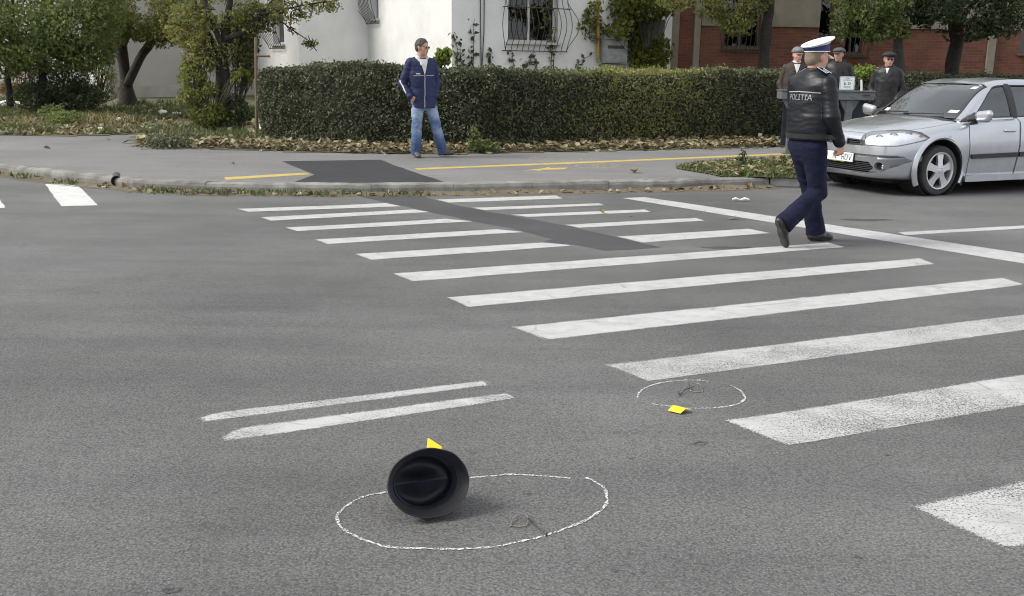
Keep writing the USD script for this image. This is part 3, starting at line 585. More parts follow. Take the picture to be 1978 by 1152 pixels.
# hedges
def hedge(name, label, center, half, H, seed, dens, yellow=None):
    t = thing(name, label, 'hedge'); r = np.random.default_rng(seed)
    fp = LineString(center).buffer(half, quad_segs=8); ringl = fp.exterior
    core = fp.buffer(-.13); n = 220
    lv, s = [], np.linspace(0, core.exterior.length, n, endpoint=False); c = np.array([core.exterior.interpolate(x).coords[0] for x in s]); ctr = np.array([LineString(center).interpolate(LineString(center).project(Point(p))).coords[0] for p in c])
    for zz, k in ((.02, .0), (.4, .02), (.8, .0), (H - .30, .0), (H - .14, .06), (H - .07, .25)): lv.append(np.column_stack([c + (ctr - c) * k, np.full(n, zz)]))
    lv.append(np.column_stack([ctr, np.full(n, H - .05)]))
    V = np.vstack(lv); V += (np.stack([meshkit.fbm(V * 3, 3, seed + k) for k in range(3)], 1) - .5) * .10
    F = [[i * n + j, i * n + (j + 1) % n, (i + 1) * n + (j + 1) % n] for i in range(6) for j in range(n)] + [[i * n + j, (i + 1) * n + (j + 1) % n, (i + 1) * n + j] for i in range(6) for j in range(n)]
    V[:, 2] *= .985 + (meshkit.fbm(np.column_stack([V[:, :2] * .75, V[:, 0] * 0]), 3, seed + 12) - .5) * .13 - .10 * np.clip((center[0][0] + .25 - V[:, 0]) / .8, 0, 1) ** 2
    obj('inside', tm(V, F), M_hcore, t)
    m = int(ringl.length * H * dens); s = r.uniform(0, ringl.length, m); zz = H * r.uniform(.02, 1, m) ** .92
    p = np.array([ringl.interpolate(x).coords[0] for x in s]); q = np.array([ringl.interpolate(x + .05).coords[0] for x in s]); tn = q - p; tn /= np.linalg.norm(tn, axis=1, keepdims=True) + 1e-9
    nr = np.stack([tn[:, 1], -tn[:, 0]], 1); chk = shapely.contains_xy(fp, p[:, 0] + nr[:, 0] * .05, p[:, 1] + nr[:, 1] * .05); nr[chk] *= -1
    P = np.column_stack([p, zz]); dep = (meshkit.fbm(P * 2.6, 4, seed + 5) - .5) * .30 + (meshkit.noise(P * 9, seed + 2) - .5) * .10 - r.exponential(.035, m) - .13 * np.clip((zz - H + .22) / .22, 0, 1) ** 2 - .05 * np.clip(.25 - zz, 0, 1)
    P[:, :2] += nr * dep[:, None]; P = P[(nr[:, 1] < .35) | (r.random(m) < .15)]
    b = fp.bounds; m2 = int((b[2] - b[0]) * (b[3] - b[1]) * dens * 1.1); T = np.column_stack([r.uniform(b[0], b[2], m2), r.uniform(b[1], b[3], m2)]); T = T[shapely.contains_xy(fp.buffer(-.05), T[:, 0], T[:, 1])]
    T3 = np.column_stack([T, np.zeros(len(T))]); hh = H - .02 + (meshkit.fbm(T3 * 2.2, 4, seed + 7) - .5) * .18 + r.normal(0, .02, len(T)); spr = r.random(len(T)) < .03; hh[spr] += r.uniform(0, .09, spr.sum())
    T3[:, 2] = hh; P = np.vstack([P, T3])
    und = lambda Q: Q[:, 2] * (1 + (meshkit.fbm(np.column_stack([Q[:, :2] * .75, Q[:, 0] * 0]), 3, seed + 12) - .5) * .13 - .10 * np.clip((center[0][0] + .25 - Q[:, 0]) / .8, 0, 1) ** 2)
    P[:, 2] = und(P)
    if yellow is not None:
        k = np.exp(-((P[:, 0] - yellow[0]) / yellow[1]) ** 2) * (.62 + .9 * meshkit.fbm(P * 2.0, 3, seed + 3)); ym = r.random(len(P)) < k
        obj('yellowing_foliage', leaves(P[ym], .052, seed + 1, .2, .5), M_hyell, t, label='patch of yellowing leaves in the hedge'); P = P[~ym]
    obj('foliage', leaves(P, .058, seed, .25, .55), M_hedge, t)
    st = []
    for x in np.arange(.2, ringl.length, .23):
        a = np.array(ringl.interpolate(x).coords[0]); c0 = np.array(LineString(center).interpolate(LineString(center).project(Point(a))).coords[0]); a = a + (c0 - a) * .2
        st.append(tube([[a[0], a[1], .02], [a[0] + r.normal(0, .03), a[1] + r.normal(0, .03), .25], [a[0] + r.normal(0, .06), a[1] + r.normal(0, .06), .5]], [.014, .011, .008], 5))
    obj('stems', st, M_bark, t, kind='stuff')
hedge('clipped_hedge', 'long clipped dark green hedge bending round the corner behind the man in jeans', [(-4.35, 19.75), (-2.5, 18.45), (-.85, 18.05), (1.0, 18.95), (3.1, 20.2), (5.2, 21.4)], .58, 1.47, 3, 1500, (2.5, 1.5))
hedge('clipped_hedge', 'lower clipped hedge behind the silver car and the man in sunglasses', [(7.4, 22.7), (10.5, 24.4), (15.5, 26.6)], .55, 1.42, 4, 900)

# trees and shrubs, left
plant('tree', 'dark two-trunked tree in front of the grey wall on the left', 'tree',
      [(A(27, (248, 210), (244, 170), (238, 130), (233, 92), (229, 30), (222, -90), (215, -200)), [.26, .16, .13, .16, .14, .10, .05]), (A(26.9, (246, 165), (258, 138), (272, 112), (287, 88), (305, 50), (330, -40), (345, -130)), [.12, .11, .10, .12, .10, .08, .04])],
      [(at(280, 22, 26.6), (1.25, 1.2, .75), 4000, .44), (at(225, 40, 26.2), (.6, .8, .55), 1500, .42), (at(345, 35, 26.4), (.7, .8, .6), 1800, .42), (at(280, -120, 27), (1.9, 1.6, 1.0), 3000, .46), (at(240, -210, 27), (1.2, 1.0, .6), 1300, .46), (at(210, 60, 26), (.55, .6, .5), 1300, .40), (at(330, 70, 26.2), (.9, .7, .35), 1900, .44)], .088, M_olive)
plant('tree', 'leafy deep green tree at the far left filling the corner', 'tree',
      [(A(24, (76, 205), (78, 150), (82, 90), (88, 20), (95, -150)), [.10, .085, .075, .07, .04]), (A(24.2, (20, 205), (18, 150), (24, 80), (30, -50)), [.08, .07, .06, .03])],
      [(at(40, 40, 23.6), (1.15, 1.0, .95), 4200, .43), (at(140, 55, 23.5), (.95, .9, .75), 3000, .44), (at(-40, 60, 23.5), (.9, .9, .9), 2600, .42), (at(190, 10, 23.8), (.6, .8, .8), 2200, .4), (at(75, 105, 23.4), (1.2, .6, .42), 2800, .40), (at(170, 105, 23.6), (.6, .6, .40), 1500, .42), (at(0, 120, 23.4), (.6, .5, .4), 1300, .42), (at(80, -120, 24), (1.9, 1.5, 1.0), 3200, .46), (at(88, -190, 24), (1.1, 1.0, .6), 1100, .46)], .095, M_green)
plant('tree', 'grey barked tree with yellow bush at its foot, branches reaching over the white wall', 'tree',
      [(A(21.8, (428, 250), (432, 200), (430, 150), (427, 110), (433, 72), (440, 30), (447, -60), (452, -160)), [.19, .15, .14, .13, .11, .07, .05, .03]), (A(21.7, (431, 95), (418, 60), (402, 25), (385, -40)), [.07, .06, .05, .03]), (A(21.6, (436, 75), (455, 68), (478, 55), (498, 30), (520, 2), (560, -40)), [.055, .05, .045, .04, .03, .02]),
       (A(21.9, (424, 110), (405, 75), (385, 40), (370, -20)), [.06, .05, .04, .02]), (A(21.5, (500, 28), (545, 22), (600, 10), (655, 2)), [.03, .02, .015, .008]), (A(21.5, (498, 32), (540, 40), (570, 60), (610, 86)), [.02, .015, .012, .006])],
      [(at(430, 15, 21.8), (.85, .8, .5), 1900, .48), (at(370, 50, 21.8), (.6, .6, .5), 1300, .48), (at(445, 105, 22.0), (.55, .5, .45), 1100, .46), (at(395, 105, 21.6), (.45, .45, .4), 650, .48), (at(470, 60, 22.0), (.4, .5, .35), 900, .44), (at(500, 35, 21.6), (.45, .5, .4), 700, .48), (at(560, 20, 21.5), (.5, .5, .28), 620, .50), (at(625, 8, 21.5), (.45, .4, .2), 300, .5), (at(560, 50, 21.5), (.42, .4, .16), 260, .5), (at(600, 84, 21.5), (.18, .2, .06), 40, .4),
       (at(430, -110, 21.8), (1.5, 1.2, .8), 2000, .48), (at(450, -185, 21.8), (1.0, .9, .55), 900, .46), (at(560, -100, 21.6), (1.0, .8, .5), 800, .5)], .075, M_olive, M_bark)
plant('shrub', 'yellow green bush growing up against the tree trunk', 'shrub', [], [(at(372, 150, 21.3), (.30, .35, .30), 420, .46), (at(385, 190, 21.2), (.48, .4, .38), 620, .49), (at(402, 222, 21.1), (.44, .4, .30), 700, .42), (at(465, 160, 21.5), (.22, .3, .30), 260, .46), (at(380, 120, 21.5), (.3, .3, .25), 260, .48)], .08, M_yel, M_stem, twig=25, root=tuple(G(395, 255, .12)), aspect=.7)
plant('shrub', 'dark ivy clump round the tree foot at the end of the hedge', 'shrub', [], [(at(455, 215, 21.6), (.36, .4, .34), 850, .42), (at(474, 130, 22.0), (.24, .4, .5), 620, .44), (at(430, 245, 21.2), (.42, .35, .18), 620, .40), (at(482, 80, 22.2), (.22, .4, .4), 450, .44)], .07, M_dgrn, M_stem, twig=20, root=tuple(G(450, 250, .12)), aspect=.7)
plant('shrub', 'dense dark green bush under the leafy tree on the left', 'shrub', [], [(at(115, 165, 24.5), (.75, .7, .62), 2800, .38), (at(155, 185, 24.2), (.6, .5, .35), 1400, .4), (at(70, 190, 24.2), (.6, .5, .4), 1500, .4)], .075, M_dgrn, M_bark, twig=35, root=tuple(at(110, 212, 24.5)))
plant('shrub', 'rusty orange shrub at the far left edge', 'shrub', [], [(at(38, 150, 24.8), (.32, .35, .55), 800, .42), (at(20, 180, 24.6), (.35, .3, .3), 450, .42)], .07, M_rust, M_bark, twig=20, root=tuple(at(38, 205, 24.8)))
plant('shrub', 'thin pale brown bush beside the two-trunked tree', 'shrub', [], [(at(185, 160, 25.2), (.6, .5, .5), 800, .46), (at(205, 125, 25.6), (.35, .4, .45), 420, .48)], .06, M_olive, M_bark, twig=40, root=tuple(at(190, 212, 25.2)))
plant('weed_clump', 'grey green weeds spilling onto the pavement corner', 'plant', [], [(tuple(G(322, 277, .2)), (.38, .35, .17), 700, .3), (tuple(G(360, 270, .2)), (.42, .4, .15), 600, .34)], .055, M_hedge, M_stem, twig=20)
plant('weed_clump', 'tall blue green weeds among the leaf litter on the left', 'plant', [], [(at(125, 228, 21.3), (.42, .35, .16), 700, .34), (at(100, 218, 21.8), (.3, .3, .2), 350, .36)], .06, M_green, M_stem, twig=20)
plant('weed_clump', 'leafy green weed growing out of the hedge foot beside the man in jeans', 'plant', [], [(tuple(G(935, 284, .22)), (.24, .20, .14), 380, .3), (tuple(G(915, 268, .36)), (.14, .15, .18), 110, .34)], .06, M_green, M_stem, twig=20)

# trees, right
plant('tree', 'slim leaning tree in front of the barred brick window', 'tree', [(A(24, (1472, 215), (1474, 135), (1479, 70), (1484, 10), (1492, -90), (1500, -230)), [.15, .13, .12, .11, .09, .04]), (A(24, (1484, 15), (1450, -20), (1400, -50)), [.05, .04, .02]), (A(23.9, (1489, -50), (1420, -20), (1380, 5)), [.04, .03, .015])],
      [(at(1420, 40, 23.8), (.48, .5, .36), 900, .44), (at(1372, 12, 23.8), (.42, .5, .35), 700, .44), (at(1455, 5, 23.8), (.4, .5, .3), 600, .46), (at(1310, 0, 23.6), (.5, .5, .25), 420, .48), (at(1440, -140, 24), (2.0, 1.6, 1.2), 5500, .42), (at(1480, -290, 24), (2.2, 2.0, 1.2), 4500, .42)], .085, M_olive)
plant('tree', 'tree with drooping dense green foliage above the policeman', 'tree', [(A(24.6, (1738, 215), (1735, 130), (1729, 60), (1722, -30), (1715, -170)), [.14, .12, .115, .10, .05]), (A(24.4, (1726, 0), (1690, -20), (1650, -30)), [.05, .04, .02])],
      [(at(1680, 5, 23.6), (.9, .8, .42), 2100, .47), (at(1655, 40, 23.5), (.42, .5, .42), 1000, .45), (at(1715, 45, 23.7), (.38, .5, .36), 900, .45), (at(1745, 60, 23.9), (.16, .3, .30), 260, .45), (at(1622, 40, 23.4), (.22, .4, .5), 420, .46), (at(1690, 65, 23.4), (.30, .3, .25), 420, .46), (at(1700, -130, 24.4), (2.2, 1.8, 1.3), 7000, .40), (at(1690, -280, 24.4), (2.2, 2.0, 1.2), 4500, .42)], .09, M_green, M_barkg)
plant('tree', 'dark shaded tree with thick trunk at the right behind the car', 'tree', [(A(25, (1836, 220), (1838, 140), (1844, 80), (1850, 10), (1856, -90), (1860, -200)), [.2, .17, .165, .15, .10, .05]), (A(24.9, (1846, 60), (1880, 10), (1930, -30)), [.07, .05, .03]), (A(24.9, (1848, 40), (1815, 5), (1780, -30)), [.06, .045, .03])],
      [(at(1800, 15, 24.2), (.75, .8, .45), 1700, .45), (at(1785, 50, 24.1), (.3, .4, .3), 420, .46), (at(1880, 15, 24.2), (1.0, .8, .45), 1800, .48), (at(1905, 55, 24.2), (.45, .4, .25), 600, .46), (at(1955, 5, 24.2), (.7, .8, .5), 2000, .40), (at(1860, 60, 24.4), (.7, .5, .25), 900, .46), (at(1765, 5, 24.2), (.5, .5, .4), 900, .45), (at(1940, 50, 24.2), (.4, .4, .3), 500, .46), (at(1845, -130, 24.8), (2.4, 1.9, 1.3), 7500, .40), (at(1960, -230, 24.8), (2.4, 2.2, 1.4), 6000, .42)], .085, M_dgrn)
# creepers on the white wall
def creeper(label, px_path, n, size, mat, spread=.10, W=None, group=None):
    W = W or WB2; t = thing('creeper', label, 'climbing plant', group=group); ls, ps = [], []
    r = np.random.default_rng(len(label) + int(px_path[0][0][0]))
    for path in px_path:
        q = np.array([W.pt(*W.uw(a, b, .06), .06) for a, b in path]); s = np.linspace(0, len(q) - 1, 14)
        q = np.stack([np.interp(s, np.arange(len(q)), q[:, k]) for k in range(3)], 1); q += r.normal(0, .012, q.shape); ls.append(tube(q, np.linspace(.012, .004, len(q)), 4))
        k = r.uniform(0, len(q) - 1, n); ps.append(np.stack([np.interp(k, np.arange(len(q)), q[:, j]) for j in range(3)], 1) + r.normal(0, spread, (n, 3)) * [1, .35, 1])
    for q in ls: obj('stem', q, M_stem, t, True)
    obj('foliage', leaves(np.vstack(ps), size, 7 + n, .2, .65, .3), mat, t)
creeper('tall thin creeper left of the cable on the white wall', [[(884, 150), (884, 100), (877, 66)], [(890, 150), (892, 120), (886, 84)]], 26, .14, M_hedge, .055)
creeper('slender creeper with hanging leaves beside the wall cables', [[(913, 150), (914, 110), (914, 62), (917, 34)], [(900, 150), (905, 125), (917, 112)], [(940, 150), (946, 112), (950, 100)]], 24, .13, M_hedge, .06)
creeper('creeper climbing up through the right half of the barred window', [[(1066, 150), (1064, 90), (1058, 45), (1052, -30)], [(1068, 150), (1070, 110), (1062, 60), (1060, -30)]], 42, .12, M_olive, .07)
creeper('low straggling creepers under the barred window', [[(995, 150), (992, 120), (988, 102)], [(1035, 150), (1033, 118), (1030, 102)], [(1110, 150), (1118, 120), (1150, 100)], [(1000, 150), (1012, 128), (1022, 120)]], 20, .12, M_hedge, .06)
plant('creeper', 'yellow green creeper overgrowing the dark doorway', 'climbing plant', [], [(tuple(WB2.pt(*WB2.uw(1228, 70, .15), .15)), (.35, .25, .75), 420, .40), (tuple(WB2.pt(*WB2.uw(1250, 115, .25), .25)), (.55, .3, .40), 520, .38), (tuple(WB2.pt(*WB2.uw(1278, 98, .2), .2)), (.28, .3, .40), 260, .36), (tuple(WB2.pt(*WB2.uw(1250, 15, .3), .3)), (.75, .4, .40), 900, .42), (tuple(WB2.pt(*WB2.uw(1170, 45, .3), .3)), (.75, .4, .55), 420, .5), (tuple(WB2.pt(*WB2.uw(1215, 10, .3), .3)), (.6, .4, .4), 420, .45)], .13, M_yel, M_stem, twig=22, root=tuple(WB2.pt(*WB2.uw(1245, 140, .2), .2)), aspect=.65)
plant('big_leaf_plant', 'bright green big-leaved plant poking up behind the hedge beside the man', 'plant', [], [(at(857, 108, 19.2), (.15, .13, .15), 130, .1), (at(846, 120, 19.2), (.12, .10, .10), 50, .1)], .13, M_cat, M_stem, twig=10, root=tuple(at(852, 150, 19.2)), aspect=.9)
plant('weed_clump', 'fresh light green growth on top of the hedge behind the men', 'plant', [], [(at(1668, 140, 22.3), (.34, .25, .16), 420, .3)], .07, M_cat, M_stem, twig=12, aspect=.7)
plant('weed_clump', 'single upright weed on the grass verge by the kerb end', 'plant', [], [(tuple(G(1433, 308, .26)), (.07, .07, .16), 90, .1)], .05, M_hedge, M_stem, twig=10, root=tuple(G(1433, 318, .12)))

# fallen leaves and litter
def curled(pos, size, seed, tilt=.5):
    """Dry leaves lying curled: a six-sided blade in two halves with lifted edges."""
    r = np.random.default_rng(seed); n = len(pos); s = size * r.uniform(.55, 1.3, n)
    base = np.array([[-.5, 0, 0], [-.2, .32, .10], [.2, .27, .14], [.55, 0, .06], [.2, -.27, .14], [-.2, -.32, .10], [0, 0, 0]])
    f0 = np.array([[6, 0, 5], [6, 5, 4], [6, 4, 3], [6, 3, 2], [6, 2, 1], [6, 1, 0]])
    b = np.repeat(base[None], n, 0); b[:, :, 2] *= r.uniform(-1.2, 2.4, (n, 1)); b += r.normal(0, .05, b.shape); b *= s[:, None, None]
    a, t1, t2 = r.uniform(0, 2 * np.pi, n), r.normal(0, tilt, n), r.normal(0, tilt, n)
    def R(ax, q):
        m = np.zeros((n, 3, 3)); i, j = [(1, 2), (0, 2), (0, 1)][ax]; m[:, ax, ax] = 1; m[:, i, i] = m[:, j, j] = np.cos(q); m[:, i, j] = -np.sin(q); m[:, j, i] = np.sin(q); return m
    v = np.einsum('nij,nkj->nki', R(2, a) @ R(0, t1) @ R(1, t2), b); v[:, :, 2] -= np.minimum(v[:, :, 2].min(1), 0)[:, None] * .8
    v += pos[:, None]; f = (np.arange(n)[:, None, None] * 7 + f0[None]).reshape(-1, 3); t = tm(v.reshape(-1, 3), f); t.metadata['vpi'] = 7; return t
r = np.random.default_rng(77); EL = LineString(Es)
def along(x0, x1, n, lo, hi):
    s = r.uniform(EL.project(Point(x0)), EL.project(Point(x1)), n); p = np.array([EL.interpolate(a).coords[0] for a in s]); q = np.array([EL.interpolate(a + .1).coords[0] for a in s]); d = q - p; d /= np.linalg.norm(d, axis=1, keepdims=True)
    off = lo + (hi - lo) * r.random(n) ** 1.1; return p + np.stack([-d[:, 1], d[:, 0]], 1) * off[:, None]
def onground(p, h=0.0): return np.column_stack([p, gh(p[:, 0], p[:, 1]) + h])
a = along((-6.6, 18.2), (5.6, 19.3), 4200, -.08, 1.15); ha = np.clip(r.normal(.045, .035, len(a)), 0, .12)
b = along((-13, 21.3), (-7.2, 20.1), 1500, 0, 2.2); c = along((-6.6, 18.0), (5.6, 19.3), 60, -.35, 0)
d = np.column_stack([r.uniform(-13, -5.2, 2600), r.uniform(18, 26, 2600)]); d = d[shapely.contains_xy(gardp, d[:, 0], d[:, 1])]
vp = pxp([(1305, 326), (1370, 317), (1560, 306), (1560, 346), (1400, 343)], .12)
e = np.column_stack([r.uniform(vp.bounds[0], vp.bounds[2], 900), r.uniform(vp.bounds[1], vp.bounds[3], 900)]); e = e[shapely.contains_xy(vp, e[:, 0], e[:, 1])][:700]
h = np.array([KL.interpolate(KL.project(Point(4.2, 14)) + q).coords[0] for q in r.uniform(0, 4.5, 150)]) + r.normal(0, .22, (150, 2))
lit = [curled(onground(a) + np.column_stack([a * 0, ha]), .11, 1, .35), curled(onground(b, .02), .11, 2), curled(onground(d, .01), .12, 3), curled(onground(c, .005), .11, 8, .2), curled(np.column_stack([e, np.full(len(e), .165)]), .085, 4, .35), curled(np.column_stack([h, np.full(len(h), .03)]), .10, 5)]
gut = np.array([KL.interpolate(q).coords[0] for q in r.uniform(KL.project(Point(-5.2, 12.6)), KL.project(Point(3.4, 13.4)), 170)]); gut = gut + np.column_stack([r.normal(0, .02, 170), -np.abs(r.normal(.10, .08, 170))])
lit.append(curled(np.column_stack([gut, np.full(170, .01)]), .07, 6)); obj('fallen_leaves', lit, M_litter, kind='stuff', label='drift of dry fallen leaves along the hedge and in the garden')
mound = along((-6.6, 18.0), (5.6, 19.3), 1, 0, 1)
obj('verge_soil', sheet(rough(vp, .06, .15, 9), .135), M_grassy, kind='structure', label='patch of earth and grass beside the kerb end')
def blades(pos, hgt, seed, lean=.5, w=.012):
    rg = np.random.default_rng(seed); n = len(pos); an = rg.uniform(0, 2 * np.pi, n); hh = hgt * rg.uniform(.5, 1.3, n); le = rg.normal(0, lean, (n, 2)) * hh[:, None]
    sd = np.stack([np.cos(an), np.sin(an), an * 0], 1) * w; m = pos + np.column_stack([le * .35, hh * .65]); t = pos + np.column_stack([le, hh])
    v = np.stack([pos - sd, pos + sd, m + sd * .7, m - sd * .7, t], 1).reshape(-1, 3); i = np.arange(n)[:, None] * 5
    t = tm(v, np.concatenate([i + [0, 1, 2], i + [0, 2, 3], i + [3, 2, 4]], 1).reshape(-1, 3)); t.metadata['vpi'] = 5; return t
def tufts(cs, n, hgt, sprd, seed, **k):
    rg = np.random.default_rng(seed); cs = np.asarray(cs, float); p = np.repeat(cs, n, 0); p[:, :2] += rg.normal(0, sprd, (len(p), 2)); return blades(p, hgt, seed + 1, **k)
kp = []
for q in np.arange(KL.project(Point(-9, 15.2)), KL.project(Point(3.4, 13.4)), .045):
    x_, y_ = KL.interpolate(q).coords[0]; dn = meshkit.fbm(np.array([[q * 1.1, 0, 0]]), 3, 21)[0]
    dens = .25 + .6 * (-5.0 < x_ < -3.1) + .45 * (-2.9 < x_ < -1.75) + .4 * (-1.2 < x_ < -.4) + .15 * (1.0 < x_ < 2.0)
    if dn + .35 * r.random() < .30 + dens * .34: kp.append([x_ + r.normal(0, .02), y_ - abs(r.normal(.05, .05)) - .02, .0])
kp = np.array(kp)
vg = np.column_stack([r.uniform(vp.bounds[0], vp.bounds[2], 2600), r.uniform(vp.bounds[1], vp.bounds[3], 2600)]); vg = vg[shapely.contains_xy(vp, vg[:, 0], vg[:, 1])][:900]
gg = np.column_stack([r.uniform(-14, -4.6, 2600), r.uniform(18.5, 28, 2600)]); gg = gg[shapely.contains_xy(gardp, gg[:, 0], gg[:, 1])]; gg = gg[meshkit.fbm(np.column_stack([gg * .7, gg[:, 0] * 0]), 3, 4) > .45]
obj('grass', [tufts(kp, 8, .065, .06, 31), tufts(np.column_stack([vg, np.full(len(vg), .13)]), 4, .065, .05, 32), tufts(onground(gg), 7, .14, .10, 33)], M_grass, kind='stuff', label='grass and weeds along the kerb and in the garden')
dg = np.array([at(px, py, Y) for px, py, Y in ((150, 225, 21.5), (165, 215, 22), (185, 220, 22), (200, 225, 21.8), (215, 222, 22), (235, 228, 21.8), (170, 205, 22.5), (215, 205, 23), (60, 225, 21.5), (30, 232, 21))]); dg[:, 2] = gh(dg[:, 0], dg[:, 1])
dgp = np.repeat(dg, 4, 0); dgp[:, :2] += r.normal(0, .3, (len(dgp), 2)); dgp[:, 2] = gh(dgp[:, 0], dgp[:, 1])
obj('dry_grass', tufts(dgp, 9, .20, .10, 35, w=.012, lean=1.0), M_dry, kind='stuff', label='pale dry grass beside the bushes on the left')
# ---------------------------------------------------------------- litter, markers, hat, glasses
M_dark_hole = pm('pipe_hollow', (.004, .004, .004), 1.0)
M_plastic = pm('white_plastic', (.55, .55, .54), .6, (.75, .75, .74), 12)
M_card = pm('yellow_card', (.80, .62, .02), .55, (.72, .55, .015), 8)
M_felt = pm('black_felt', (.005, .005, .007), .8, (.009, .009, .012), 30, bump=.25, bscale=300, world=False, spec=.25)
M_brim = None
M_wire = pm('wire_metal', (.42, .38, .32), .35, (.25, .22, .19), 30, metallic=.9, world=False)
M_wired = pm('dark_wire', (.05, .045, .04), .4, metallic=.6, world=False)
M_lensc = pane('spectacle_lens', (.97, .97, .97), .05, .02)
def crumple(name, label, c, size, seed, group=None, mat=None):
    s = trimesh.creation.icosphere(2, 1.0); v = np.array(s.vertices); v *= (.65 + .7 * meshkit.fbm(v * 2.2 + seed * 7, 3, seed))[:, None]; v *= np.asarray(size) / 2; v[:, 2] -= v[:, 2].min()
    t = thing(name, label, 'litter', c, seed * 1.3, group); obj('sheet', tm(v, s.faces), mat or M_plastic, t)
for i, (px, py, sx) in enumerate(((232, 243, .2), (196, 254, .16), (243, 240, .14), (313, 205, .28), (340, 209, .2), (64, 228, .12), (38, 218, .12), (12, 182, .4), (30, 183, .35))):
    Y = {3: 24, 4: 24, 7: 25.5, 8: 25.5}.get(i); p = np.array(at(px, py, Y)) if Y else np.array(G(px, py, .13)); p[2] = gh(p[0], p[1]) + .01
    lb = ['largest crumpled white scrap in the leaves at the far pavement edge', 'small white scrap lying closest to the pavement on the left', 'small white scrap just right of the largest one at the pavement edge', 'pale wide scrap of litter on the grass right of the two-trunked tree', 'smaller white scrap on the grass below the grey plinth', 'little white scrap in the leaves left of the weeds', 'tiny white scrap among dry leaves near the left edge', 'white bag heap at the far left edge behind the grass', 'second white bag heap just inside the left edge'][i]
    crumple('litter_scrap', lb, p, (sx, sx * .7, sx * .45), i + 1)
p = G(512, 255, .13); crumple('plastic_bag', 'dirty white plastic bag lying at the left end of the hedge', (p[0], p[1], .14), (.30, .2, .2), 21)
p = G(1431, 389); t = thing('paper_scrap', 'twisted white paper scrap on the road behind the stop line', 'litter', p)
obj('sheet', [tube([[-.10, 0, .02], [-.06, .01, .03], [-.01, 0, .015]], [.012, .02, .01], 6), tube([[-.01, 0, .015], [.05, .01, .03], [.10, 0, .018]], [.01, .02, .012], 6)], M_plastic, t)
for i, (px, py, hh) in enumerate(((1225, 334, .124), (1415, 423, .004), (1163, 411, .009), (1218, 418, .004), (277, 289, .124), (90, 287, .124), (450, 317, .124), (210, 270, .124))):
    p = G(px, py, hh); lb = ['dry brown leaf lying alone on the pavement right of the yellow arrow', 'curled brown leaf on the road left of the walking policeman', 'small brown leaf lying on a zebra stripe near the kerb', 'small brown leaf between zebra stripes near the kerb', 'dark leaf at the pavement corner below the weeds', 'dry leaf far left on the pavement', 'pale flat leaf on the pavement left of the black patch', 'pale scrap of leaf on the pavement at the far left corner'][i]
    obj('fallen_leaf', curled(np.array([[p[0], p[1], p[2]]]), .15 if i in (0, 4) else .085, 50 + i, .25), M_litter, label=lb, cat='leaf')

# folded yellow evidence cards
def card(label, quad, apex):
    t = thing('evidence_marker', label, 'marker')
    def plate(a, b, c_, d): 
        n = np.cross(b - a, d - a); n /= np.linalg.norm(n); v = np.array([a, b, c_, d]); V = np.vstack([v, v + n * .0025]); F = [[0, 2, 1], [0, 3, 2], [4, 5, 6], [4, 6, 7]] + [q for i in range(4) for q in ([i, (i + 1) % 4, (i + 1) % 4 + 4], [i, (i + 1) % 4 + 4, i + 4])]; return tm(V, F)
    a, b, c_, d = [np.array(p, float) for p in quad]; e, f = [np.array(p, float) for p in apex]
    obj('front_flap', plate(a, b, f, e), M_card, t); obj('back_flap', plate(e, f, c_, d), M_card, t)
q = [G(1290, 796), G(1314, 802), G(1334, 797), G(1309, 790)]
for i, hh in enumerate((.006, .006, .012, .012)): q[i][2] = hh
m1_, m2_ = (q[0] + q[3]) / 2, (q[1] + q[2]) / 2; m1_[2] += .014; m2_[2] += .014
card('flat yellow evidence card lying on the edge of the small chalk ring', [q[0], q[1], q[2], q[3]], [m1_, m2_])
p = G(843, 905); ax = np.array([.86, -.5, 0]); px_ = np.array([.5, .86, 0])
e0, e1 = p - ax * .040 + [0, 0, .118], p + ax * .026 + [0, 0, .094]
card('yellow evidence card standing folded behind the black hat', [p - ax * .034 - px_ * .03, p + ax * .030 - px_ * .03, p + ax * .030 + px_ * .03, p - ax * .034 + px_ * .03], [e0, e1])

# black hat lying on its side, opening towards the camera
def brimm():
    n = {'tc': ('texture_coordinate', {}), 's': ('separate_xyz', {}), 'x2': ('math', {'math_type': 'multiply'}), 'y2': ('math', {'math_type': 'multiply'}), 'a': ('math', {'math_type': 'add'}), 'q': ('math', {'math_type': 'sqrt'}), 'c': ('combine_xyz', {}),
         'w': ('wave_texture', {'scale': 150.0, 'bands_direction': 'x'}), 'b': ('bump', {'strength': .45, 'distance': .003}), 'r': ('rgb_ramp', {'ramp': [(0, (.008, .008, .011)), (1, (.028, .029, .036))]}), 'p': ('principled_bsdf', {'roughness': .55})}
    return usdkit.material(stage, L + 'stitched_brim_cloth', n, [('tc.object', 's.vector'), ('s.x', 'x2.value1'), ('s.x', 'x2.value2'), ('s.y', 'y2.value1'), ('s.y', 'y2.value2'), ('x2.value', 'a.value1'), ('y2.value', 'a.value2'), ('a.value', 'q.value1'), ('q.value', 'c.x'),
        ('c.vector', 'w.vector'), ('w.fac', 'b.height'), ('w.fac', 'r.fac'), ('r.color', 'p.base_color'), ('b.normal', 'p.normal')], surface='p.BSDF')
M_brim = brimm()
M_sweat = pm('satin_sweatband', (.016, .018, .028), .35, (.026, .029, .042), 30, world=False)
M_lining = pm('hat_lining', (.004, .0045, .009), .5, (.008, .009, .017), 25, world=False, spec=.45)
